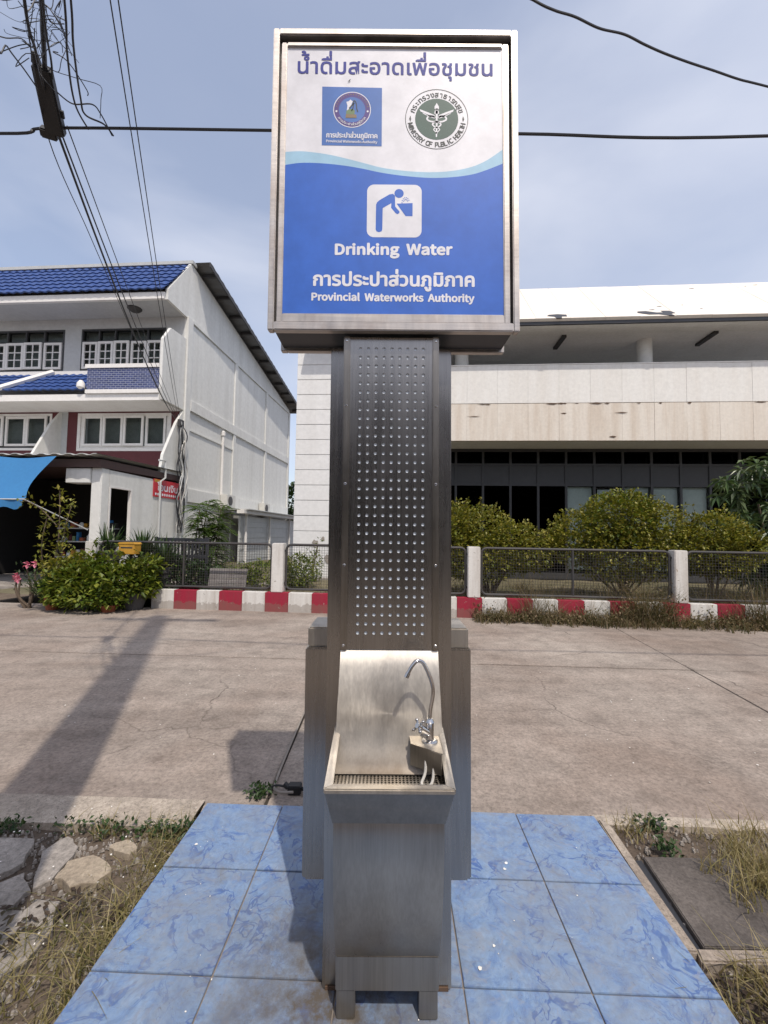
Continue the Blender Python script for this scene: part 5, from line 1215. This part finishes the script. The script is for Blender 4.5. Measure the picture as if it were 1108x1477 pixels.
# ------------------------------------------------------------------ dry weeds along the right fence, yard grass
def blades_stuff(name, label, cat, spots, mat, seed):
    r = random.Random(seed); mb = MB()
    for (x, y, z, n, rad_, h0, h1, w, lean) in spots:
        for _ in range(n):
            a = r.uniform(0, 2 * math.pi); k = rad_ * r.random() ** .6; px_, py_ = x + math.cos(a) * k, y + math.sin(a) * k
            b = r.uniform(0, 2 * math.pi); l_ = r.uniform(.1, lean); add_blade(mb, (px_, py_, z), r.uniform(h0, h1), (math.cos(b) * l_, math.sin(b) * l_), w * r.uniform(.6, 1.3), r)
    return tag(mb.build(name, mat, fix=False), label, cat, kind='stuff')
sp_ = []; r = random.Random(81)
for i in range(150):
    u_ = r.uniform(1.75, 8.6); q = bw(u_, r.uniform(-.50, -.02), 0); sp_.append((q.x, q.y, 0, 16, .16, .08, .26, .012, .9))
for (uc, hh, nn) in ((4.65, 1.05, 260), (5.0, .85, 220), (4.3, .65, 160), (2.75, .85, 120), (3.1, .6, 120), (3.7, .5, 100), (6.6, 1.0, 200), (7.1, .8, 150), (6.2, .6, 110), (7.8, .6, 110), (1.85, .4, 60), (2.3, .45, 80)):
    q = bw(uc, -.16, 0); sp_.append((q.x, q.y, 0, nn, .22, hh * .4, hh, .010, .8))
blades_stuff('dry_weeds', 'dry tangled weeds along the foot of the right-hand fence', 'weeds', sp_, M['weed'], 82)
lv = MB(); r = random.Random(83)
for i in range(5200):
    u_ = r.uniform(1.7, 8.6); hmax = .20 + (.35 if 4.2 < u_ < 5.3 else 0) + .1 * noise.noise((u_ * 2, 0, 0)); q = bw(u_, r.uniform(-.42, -.02), abs(r.gauss(0, .5)) * hmax + .01); add_leaf(lv, q, rvec(r) + Vector((0, 0, .4)), .06, .03, r)
tag(lv.build('ground_cover', M['weed'], fix=False), 'low leafy creepers against the red and white plinth at right', 'weeds', kind='stuff')
sp_ = []
for i in range(420):
    u_ = r.uniform(-4.3, 9.2); v_ = .35 + 3.4 * r.random() ** 1.2; q = bw(u_, v_, .12); sp_.append((q.x, q.y, q.z, 14, .25, .06, .20 if u_ < 1 else .30, .014, .8))
for uc in (2.9, 3.3, 6.4, 6.9, 7.4, 4.4): q = bw(uc, .6, .12); sp_.append((q.x, q.y, q.z, 90, .3, .35, .85, .010, .7))
blades_stuff('yard_grass', 'patchy grass growing in the yard behind the fence', 'grass', sp_, M['weed'], 84)
# ------------------------------------------------------------------ near verge: kerb strips, broken stones, cover slab, grasses
def strip(name, x0, x1, d0, d1, z, mat):
    n = 40; mb = MB()
    for i in range(n + 1):
        x = x0 + (x1 - x0) * i / n; j = .012 * noise.noise((x * 6, 0, 0)); k = .02 * noise.noise((x * 5, 9, 0))
        ya, yb = near(x) - d0 + j * .4, near(x) - d1 + k; h = z + .005 * noise.noise((x * 9, 4, 0))
        mb.v += [(x, ya, -.05), (x, ya, h), (x, (ya + yb) / 2, h + .004), (x, yb, h - .004), (x, yb, -.05)]
    for i in range(n):
        a = 5 * i
        for q in range(4): mb.f.append((a + q, a + q + 1, a + q + 6, a + q + 5))
    o = mb.build(name, mat, smooth=True); return tag(o, kind='structure')
strip('kerb', -4.5, -.985, .004, .225, .028, M['kerb'])
strip('kerb', 1.165, 4.5, .004, .075, .020, M['kerb'])
strip('kerb', -.98, 1.16, .006, .075, .012, M['stone'])
STN = {'a': [(-1.927, 2.154), (-1.702, 2.178), (-1.628, 2.019), (-1.696, 1.909)], 'b': [(-1.472, 1.88), (-1.602, 2.097), (-1.553, 2.191), (-1.448, 2.132), (-1.43, 1.932)],
       'c': [(-1.418, 1.94), (-1.428, 2.023), (-1.343, 2.071), (-1.234, 2.015), (-1.197, 1.971), (-1.221, 1.903), (-1.314, 1.89)], 'd': [(-1.673, 1.884), (-1.581, 1.964), (-1.483, 1.88), (-1.483, 1.802), (-1.582, 1.787)],
       'e': [(-1.7, 1.77), (-1.42, 1.781), (-1.403, 1.732), (-1.457, 1.654), (-1.62, 1.60)], 'f': [(-1.407, 1.747), (-1.413, 1.826), (-1.312, 1.815), (-1.245, 1.696), (-1.233, 1.575), (-1.36, 1.45), (-1.52, 1.58)], 'g': [(-1.312, 2.135), (-1.251, 2.178), (-1.158, 2.124), (-1.169, 2.075), (-1.263, 2.095)]}
STL = {'a': 'flat grey broken paving slab at left edge next to the kerb', 'b': 'long grey broken slab lying between kerb and tan stone', 'c': 'tan flat stone half covered by dry grass left of platform', 'd': 'grey slab fragment at left edge below the broken slabs',
       'e': 'grey slab fragment with a crack at the left picture edge', 'f': 'largest flat grey stone left of the platform near brown weeds', 'g': 'small tan stone at the kerb near upper left platform corner'}
for kk, poly in STN.items():
    rr = random.Random(ord(kk)); c = Vector((sum(p[0] for p in poly) / len(poly), sum(p[1] for p in poly) / len(poly)))
    # roughen the outline
    out = []
    for i in range(len(poly)):
        a, b = Vector(poly[i]), Vector(poly[(i + 1) % len(poly)])
        for t in (0, .33, .66): q = a.lerp(b, t); out.append(q + Vector((rr.uniform(-.008, .008), rr.uniform(-.008, .008))))
    h = rr.uniform(.014, .024); tlt = (rr.uniform(-.03, .03), rr.uniform(-.03, .03)); mb = MB(); n = len(out)
    zf = lambda p: h + (p.x - c.x) * tlt[0] + (p.y - c.y) * tlt[1]
    mb.v = [(p.x, p.y, -.03) for p in out] + [(p.x, p.y, zf(p) - .003) for p in out] + [(c.x + (p.x - c.x) * .982, c.y + (p.y - c.y) * .982, zf(p) + rr.uniform(-.002, .002)) for p in out]
    for i in range(n):
        j = (i + 1) % n; mb.f += [(i, j, n + j, n + i), (n + i, n + j, 2 * n + j, 2 * n + i)]
    mb.f.append(tuple(range(2 * n, 3 * n)))
    o = mb.build('paving_stone', M['stone_tan'] if kk in 'cg' else M['stone'], smooth=False); tag(o, STL[kk], 'stone', 'broken stones on the verge')
cv = MB(); cv.hexa([(1.262, 2.10, .0), (2.3, 2.09, .0), (2.3, 1.655, .0), (1.218, 1.655, .0)][::-1], [(1.262, 2.10, .030), (2.3, 2.09, .030), (2.3, 1.655, .030), (1.218, 1.655, .030)][::-1])
tag(cv.build('cover_slab', M['cover'], bevel=.004), 'dark concrete drain cover slab right of the blue platform', 'drain cover')
gp = MB(); gp.hexa([(1.225, 2.10, .006), (1.256, 2.10, .006), (1.212, 1.655, .006), (1.186, 1.655, .006)], [(1.225, 2.10, .010), (1.256, 2.10, .010), (1.212, 1.655, .010), (1.186, 1.655, .010)])
tag(gp.build('drain_gap', M['cab_dark']), kind='structure')
ed = MB(); ed.hexa([(1.175, 2.36, -.03), (1.222, 2.30, -.03), (1.184, 1.63, -.03), (1.128, 1.63, -.03)], [(1.175, 2.36, .036), (1.222, 2.30, .034), (1.184, 1.63, .034), (1.128, 1.63, .036)])
tag(ed.build('drain_edge', M['kerb'], bevel=.006), kind='structure')
st2 = MB(); st2.hexa([(1.18, 1.645, -.03), (2.2, 1.64, -.03), (2.2, 1.585, -.03), (1.165, 1.595, -.03)], [(1.18, 1.645, .036), (2.2, 1.64, .036), (2.2, 1.585, .034), (1.165, 1.595, .034)])
tag(st2.build('drain_sill', M['kerb'], bevel=.006), kind='structure')
r = random.Random(91); sp_ = []
for i in range(60):                 # fringe along the platform's left edge
    t = i / 59; sp_.append((-1.0 - .02 * r.random(), 2.28 - 1.15 * t, .0, 12, .07, .03, .11, .0055, 2.4))
for i in range(22):
    sp_.append((r.uniform(-1.32, -1.02), r.uniform(1.15, 1.70), .0, 12, .10, .04, .16, .0055, 2.6))
for i in range(20): sp_.append((r.uniform(-1.22, -1.0), r.uniform(1.75, 2.28), .0, 8, .08, .03, .09, .0045, 2.0))
for i in range(14): sp_.append((r.uniform(-2.3, -1.0), near(-1.5) - .235 + r.uniform(-.03, .02), .0, 16, .06, .03, .10, .005, 1.2))
blades_stuff('verge_grass', 'half-dry grass straggling along the left side of the blue platform', 'grass', sp_, M['grass'], 92)
sp_ = []
for i in range(34): sp_.append((r.gauss(1.72, .11), r.gauss(1.99, .11), .02, 24, .06, .06, .18, .005, 1.3))
for i in range(40): sp_.append((r.uniform(1.17, 1.75), r.uniform(1.25, 1.57), .0, 13, .08, .04, .15, .007, 1.8))
for i in range(26): sp_.append((r.uniform(1.25, 2.2), near(1.6) - .10 + r.uniform(-.05, .03), .0, 9, .06, .03, .12, .005, 1.3))
blades_stuff('straw_grass', 'straw-coloured dry grass clumps right of the blue platform', 'grass', sp_, M['straw'], 93)
lv = MB()
for i in range(1500):
    x, y = r.uniform(-1.75, -1.01), r.uniform(1.1, 2.2)
    if noise.noise((x * 3.1, y * 3.1, 5)) < .02 + (.25 if y > 1.8 else 0): continue
    add_leaf(lv, Vector((x, y, r.uniform(.005, .045))), Vector((r.uniform(-1, 1), r.uniform(-1, 1), r.uniform(-.1, .35))), r.uniform(.02, .045), r.uniform(.012, .022), r)
for i in range(500): add_leaf(lv, Vector((r.uniform(1.17, 1.9), r.uniform(1.15, 1.58), r.uniform(.005, .03))), Vector((r.uniform(-1, 1), r.uniform(-1, 1), r.uniform(-.1, .2))), r.uniform(.02, .04), r.uniform(.01, .02), r)
tag(lv.build('leaf_litter', M['leaf_brown'], fix=False), 'brown leaves and low weeds scattered on the verge soil', 'leaves', kind='stuff')
lv = MB()
for (cx, cy, n, sx) in ((-1.35, near(-1.35) - .25, 160, .35), (-1.05, near(-1) - .25, 120, .12), (-1.9, near(-1.9) - .26, 90, .12), (-.70, 2.56, 120, .06), (1.45, 2.33, 110, .08), (1.42, 2.16, 80, .05)):
    for i in range(n): add_leaf(lv, Vector((r.gauss(cx, sx * .6), r.gauss(cy, .025), r.uniform(.0, .06))), rvec(r) + Vector((0, 0, .5)), .03, .016, r)
tag(lv.build('creeping_weeds', M['leaf_dark'], fix=False), 'small dark green weeds sprouting along the kerb', 'weeds', kind='stuff')
gv = MB(); rg = random.Random(111)
for i in range(3800):
    sd_ = rg.random() < .62
    x = rg.uniform(-2.4, -1.0) if sd_ else rg.uniform(1.17, 2.4); y = rg.uniform(1.15, near(x) - (.23 if sd_ else .08))
    if not sd_ and 1.65 < y < 2.1 and rg.random() < .8: continue
    s_ = rg.choice((.003, .004, .006, .007, .011)) * rg.uniform(.7, 1.3); a0 = rg.uniform(0, 6.28); c = (x, y, .0 + .022 * noise.noise((x * 2.2, y * 2.2, 0)))
    ring_ = [(c[0] + s_ * rg.uniform(.7, 1.2) * math.cos(a0 + 1.2566 * q), c[1] + s_ * rg.uniform(.7, 1.2) * math.sin(a0 + 1.2566 * q), c[2] - .008) for q in range(5)]
    top_ = [(c[0] + (p[0] - c[0]) * .6, c[1] + (p[1] - c[1]) * .6, c[2] + s_ * rg.uniform(.3, .8)) for p in ring_]
    gv.add(ring_ + top_, [(q, (q + 1) % 5, 5 + (q + 1) % 5, 5 + q) for q in range(5)] + [(5, 6, 7, 8, 9)])
tag(gv.build('gravel', M['stone'], fix=False), 'loose gravel and crumbled concrete on the bare verge soil', 'gravel', kind='stuff')
# pale flecks and grit on road, kerb and tiles
fk = MB()
def fleck(x, y, z, s):
    a0 = r.uniform(0, 6.28); n = 6
    fk.add([(x + s * r.uniform(.5, 1.2) * math.cos(a0 + 6.283 * k / n), y + s * r.uniform(.5, 1.2) * math.sin(a0 + 6.283 * k / n), z + r.uniform(.001, .004)) for k in range(n)] , [tuple(range(n))])
for i in range(70): fleck(r.uniform(-2.3, -1.0), r.uniform(1.6, 2.4), .034, r.uniform(.002, .006))
for i in range(45): x = r.uniform(-.9, 1.05); fleck(x, r.uniform(1.25, 2.33), .0725, r.uniform(.0012, .003))
for i in range(60): fleck(r.uniform(-3, 3.5), r.uniform(2.6, 5.5), .004, r.uniform(.004, .009))
for (x, y, s) in ((.56, 1.95, .009), (.575, 1.985, .007), (.42, 1.60, .007), (.35, 1.52, .008), (-.86, 2.07, .008)): fleck(x, y, .0725, s)
tag(fk.build('pale_flecks', M['fleck'], fix=False), 'pale petals and droppings scattered over tiles, kerb and road', 'litter', kind='stuff')
WP = tag(MB().tube(spline([(-.655, 4.05, .012), (-.652, 3.3, .014), (-.64, 2.70, .016), (-.60, 2.56, .03), (-.50, 2.52, .05)], 6), .0075, 8).build('water_pipe', M['pipe_dirty'], smooth=True), 'thin grey water pipe lying in the road joint behind the fountain', 'pipe')
PG = thing('power_plug', 'black cable connector lying behind the fountain at the kerb', 'plug', (-.50, 2.60, .0))
MB().box((-.045, -.03, 0), (.035, .03, .05)).build('body', M['rubber'], PG, bevel=.006); MB().tube(spline([(.03, 0, .025), (.10, -.05, .05), (.18, -.22, .18)], 5), .011, 8).build('lead', M['rubber'], PG, smooth=True); MB().tube([(-.045, 0, .03), (-.07, .01, .045)], .016, 8).build('cap', M['rubber'], PG); MB().tube(spline([(-.05, 0, .03), (-.12, .02, .03), (-.18, .0, .015), (-.24, -.03, .02)], 5), .006, 6).build('thin_lead', M['rubber'], PG, smooth=True)

# ------------------------------------------------------------------ utility pole (just outside the frame) and cables
UP = thing('utility_pole', 'tall concrete utility pole standing left of the viewpoint, casting the long shadow', 'utility pole', (-1.30, .83, -.05))
MB().hexa([(-.20, -.15, 0), (.20, -.15, 0), (.20, .15, 0), (-.20, .15, 0)], [(-.15, -.11, 12.3), (.15, -.11, 12.3), (.15, .11, 12.3), (-.15, .11, 12.3)]).build('shaft', M['pole'], UP, bevel=.02)
MB().box((-1.0, .12, 11.4), (1.0, .22, 11.52)).build('crossarm', M['pole'], UP)
for x in (-.85, -.3, .3, .85): MB().lathe([(.03, 0), (.06, .05), (.04, .09), (.06, .13), (.03, .18)], (x, .17, 11.52), 10).build('insulator', M['pot_dark'], UP, smooth=True)
def cable(label, runs, group=None, mat=None):
    """one cable or a twisted pair; runs = list of (points, radius)"""
    if len(runs) == 1:
        o = MB().tube(spline(runs[0][0], 8), runs[0][1], 6).build('cable', mat or M['cable'], smooth=True); return tag(o, label, 'cable', group)
    T = thing('cable', label, 'cable', group=group)
    for p, rr_ in runs: MB().tube(spline(p, 8), rr_, 6).build('strand', mat or M['cable'], T, smooth=True)
    return T
AN = (-7.13, 14.22, 5.32)
def straight(a, b, sag, n=10):
    a, b = Vector(a), Vector(b); return [a.lerp(b, i / n) - Vector((0, 0, sag * 4 * (i / n) * (1 - i / n))) for i in range(n + 1)]
main = [(-14, 3.9, 5.7), (-6, 3.5, 5.0), (-3.29, 3.4, 4.865), (-2.85, 3.4, 4.92), (-.99, 3.3, 4.83), (1.03, 3.2, 4.735), (2.96, 3.15, 4.70), (8, 3.0, 4.9), (14, 2.9, 5.5)]
cable('thick black cable pair crossing the sky horizontally behind the sign', [(main, .0115), ([(x, y + .02, z + .022) for x, y, z in main], .008)])
rc = [(-1.3, .95, 7.4), (.1, 2.4, 6.15), (.69, 2.95, 5.78), (1.07, 3.0, 5.60), (1.25, 3.05, 5.585), (1.43, 3.1, 5.60), (1.66, 3.18, 5.61), (1.9, 3.25, 5.65), (2.1, 3.3, 5.625), (2.3, 3.35, 5.61), (2.56, 3.42, 5.615), (2.83, 3.5, 5.64), (3.12, 3.58, 5.655), (3.44, 3.65, 5.67), (5.21, 4.1, 5.83), (12, 6, 7)]
cable('single wavy black cable sagging across the upper right sky', [(rc, .0088)])
P0 = (-2.83, 3.42, 4.93)
lab = ['lowest', 'second lowest', 'third', 'thickest', 'leftmost thin']
cable('thick drop cable from black splice box down to the shophouse corner', [(straight(P0, AN, .30), .011)], 'drop cables to the shophouse')
cable('thinner drop cable just right of the thick one towards the shophouse', [(straight((-2.80, 3.42, 4.93), (-7.10, 14.2, 5.34), .16), .0075)], 'drop cables to the shophouse')
cable('fine drop wire above the thick drop cables towards the shophouse', [(straight((-2.74, 3.42, 4.96), (-7.08, 14.2, 5.36), .05), .005)], 'drop cables to the shophouse')
cable('leftmost thin wire running from pole to shophouse', [(straight((-1.32, 1.0, 5.2), (-2.85, 3.25, 4.93), 0.03, 4)[:-1] + straight((-2.95, 3.5, 4.9), (-7.16, 14.2, 5.30), .12), .0045)], 'drop cables to the shophouse')
cable('twin thin wires slanting from top of picture to the shophouse corner', [(straight((-1.32, 1.0, 5.98), (-7.06, 14.2, 5.40), .10), .0055), (straight((-1.26, 1.0, 6.0), (-6.99, 14.2, 5.42), .10), .0055)], 'drop cables to the shophouse')
cable('short looped wire hanging left of the sign above the main cable', [([(-1.32, 1.0, 5.9), (-1.99, 2.4, 4.95 + .1), (-2.23, 2.8, 4.93), (-2.47, 3.2, 4.98), (-2.50, 3.3, 4.94), (-2.40, 3.38, 4.94), (-2.33, 3.4, 4.86)], .007), ([(-1.32, 1.0, 5.9), (-2.02, 2.4, 5.0), (-2.35, 2.9, 4.98), (-2.55, 3.25, 4.98), (-2.54, 3.4, 4.91)], .007)])
cable('small looped lead from splice box to the main cable', [([(-2.62, 3.15, 4.97), (-2.57, 3.25, 4.98), (-2.45, 3.3, 5.03), (-2.41, 3.35, 5.0), (-2.34, 3.4, 4.86)], .005)])
cable('heavy black cables rising from splice box towards the pole', [([(-1.32, 1.0, 5.7), (-2.20, 2.45, 5.05), (-2.45, 2.8, 5.03), (-2.68, 3.1, 5.10)], .016), ([(-1.32, 1.0, 5.6), (-2.30, 2.45, 4.98), (-2.58, 2.9, 5.0), (-2.75, 3.2, 5.0)], .010), ([(-1.32, 1.0, 5.5), (-2.22, 2.5, 4.95), (-2.55, 3.0, 5.05), (-2.66, 3.15, 5.06)], .007)])
cable('thin curved wire joining the splice box from the left edge', [([(-1.35, 1.0, 5.3), (-2.40, 2.4, 4.62), (-2.55, 2.65, 4.74), (-2.66, 2.9, 4.87), (-2.72, 3.1, 4.93)], .005)])
SB = thing('splice_box', 'black cable splice box hanging where the cables cross at upper left', 'splice box', (-2.83, 3.42, 4.90))
d = Vector((.135, -.33, .20)).normalized(); sx = Vector((1, .25, .05)); sx = (sx - d * sx.dot(d)).normalized(); sy = d.cross(sx)
def obox(mb, o, L0, L1, wx, wy, taper=1.0):
    c0, c1 = Vector(o) + d * L0, Vector(o) + d * L1
    mb.hexa([c0 + sx * a * wx + sy * b * wy for a, b in ((-1, -1), (1, -1), (1, 1), (-1, 1))], [c1 + sx * a * wx * taper + sy * b * wy * taper for a, b in ((-1, -1), (1, -1), (1, 1), (-1, 1))]); return mb
obox(MB(), (0, 0, 0), -.01, .42, .068, .05, .92).build('case', M['rubber'], SB, bevel=.012)
obox(MB(), -sx * .03, .421, .49, .030, .03, .6).build('cable_gland', M['rubber'], SB, bevel=.006)
obox(MB(), (-.06, 0, .0), -.04, .03, .06, .04).build('clamp', M['rubber'], SB, bevel=.01)
obox(MB(), sx * .075, .12, .17, .012, .012).build('latch', M['rubber'], SB)
TG = thing('wire_tangle', 'messy tangle of thin dead wires at the top left corner', 'wires', (-2.45, 2.75, 4.95))
r = random.Random(97)
for i in range(30):
    p = Vector((r.gauss(.08, .09), r.gauss(0, .10), r.uniform(-.05, .35))); pts = [p]
    for q in range(r.randint(3, 6)): p = p + Vector((r.gauss(0, .07), r.gauss(0, .05), r.gauss(-.035, .06))); pts.append(p)
    MB().tube(spline(pts, 4), r.choice((.0018, .0025, .0035)), 4).build('wire', M['cable'], TG)
# ------------------------------------------------------------------ shops across the land behind the viewpoint (seen only mirrored in the steel)
for i, (x, w_, h_, mt, lb) in enumerate(((-13, 11, 6.0, 'grey_wall', 'grey two-storey shop behind the viewpoint, mirrored in the steel column'), (-1.5, 11.5, 6.6, 'brown_beam', 'brown two-storey shop directly behind the viewpoint, mirrored in the steel'), (10.2, 11, 5.6, 'soffit', 'dull two-storey shop behind right of the viewpoint, mirrored in steel'))):
    K = thing('shop', lb, 'shop', (x, -11, -.045), group='shops behind the viewpoint')
    holes = [(-w_ / 2 + .8 + k * 2.6, -w_ / 2 + 2.6 + k * 2.6, 3.6, 5.0) for k in range(4)] + [(-w_ / 2 + .6, w_ / 2 - .8, .1, 2.7)]
    mb = MB(); wall_grid(mb, -w_ / 2, w_ / 2 - .1, 0, h_, -.2, 0, holes); mb.build('wall', M[mt], K)
    for hh in holes: MB().box((hh[0], -.6, hh[2]), (hh[1], -.55, hh[3])).build('window', M['win_dark'], K)
    MB().box((-w_ / 2, 0.001, 2.8), (w_ / 2 - .1, 1.6, 2.9)).build('canopy', M['sheet'], K)
    MB().prism([(-8, h_), (.5, h_), (-4, h_ + 1.6)], 'x', -w_ / 2, w_ / 2 - .1).build('roof', M['sheet'], K)
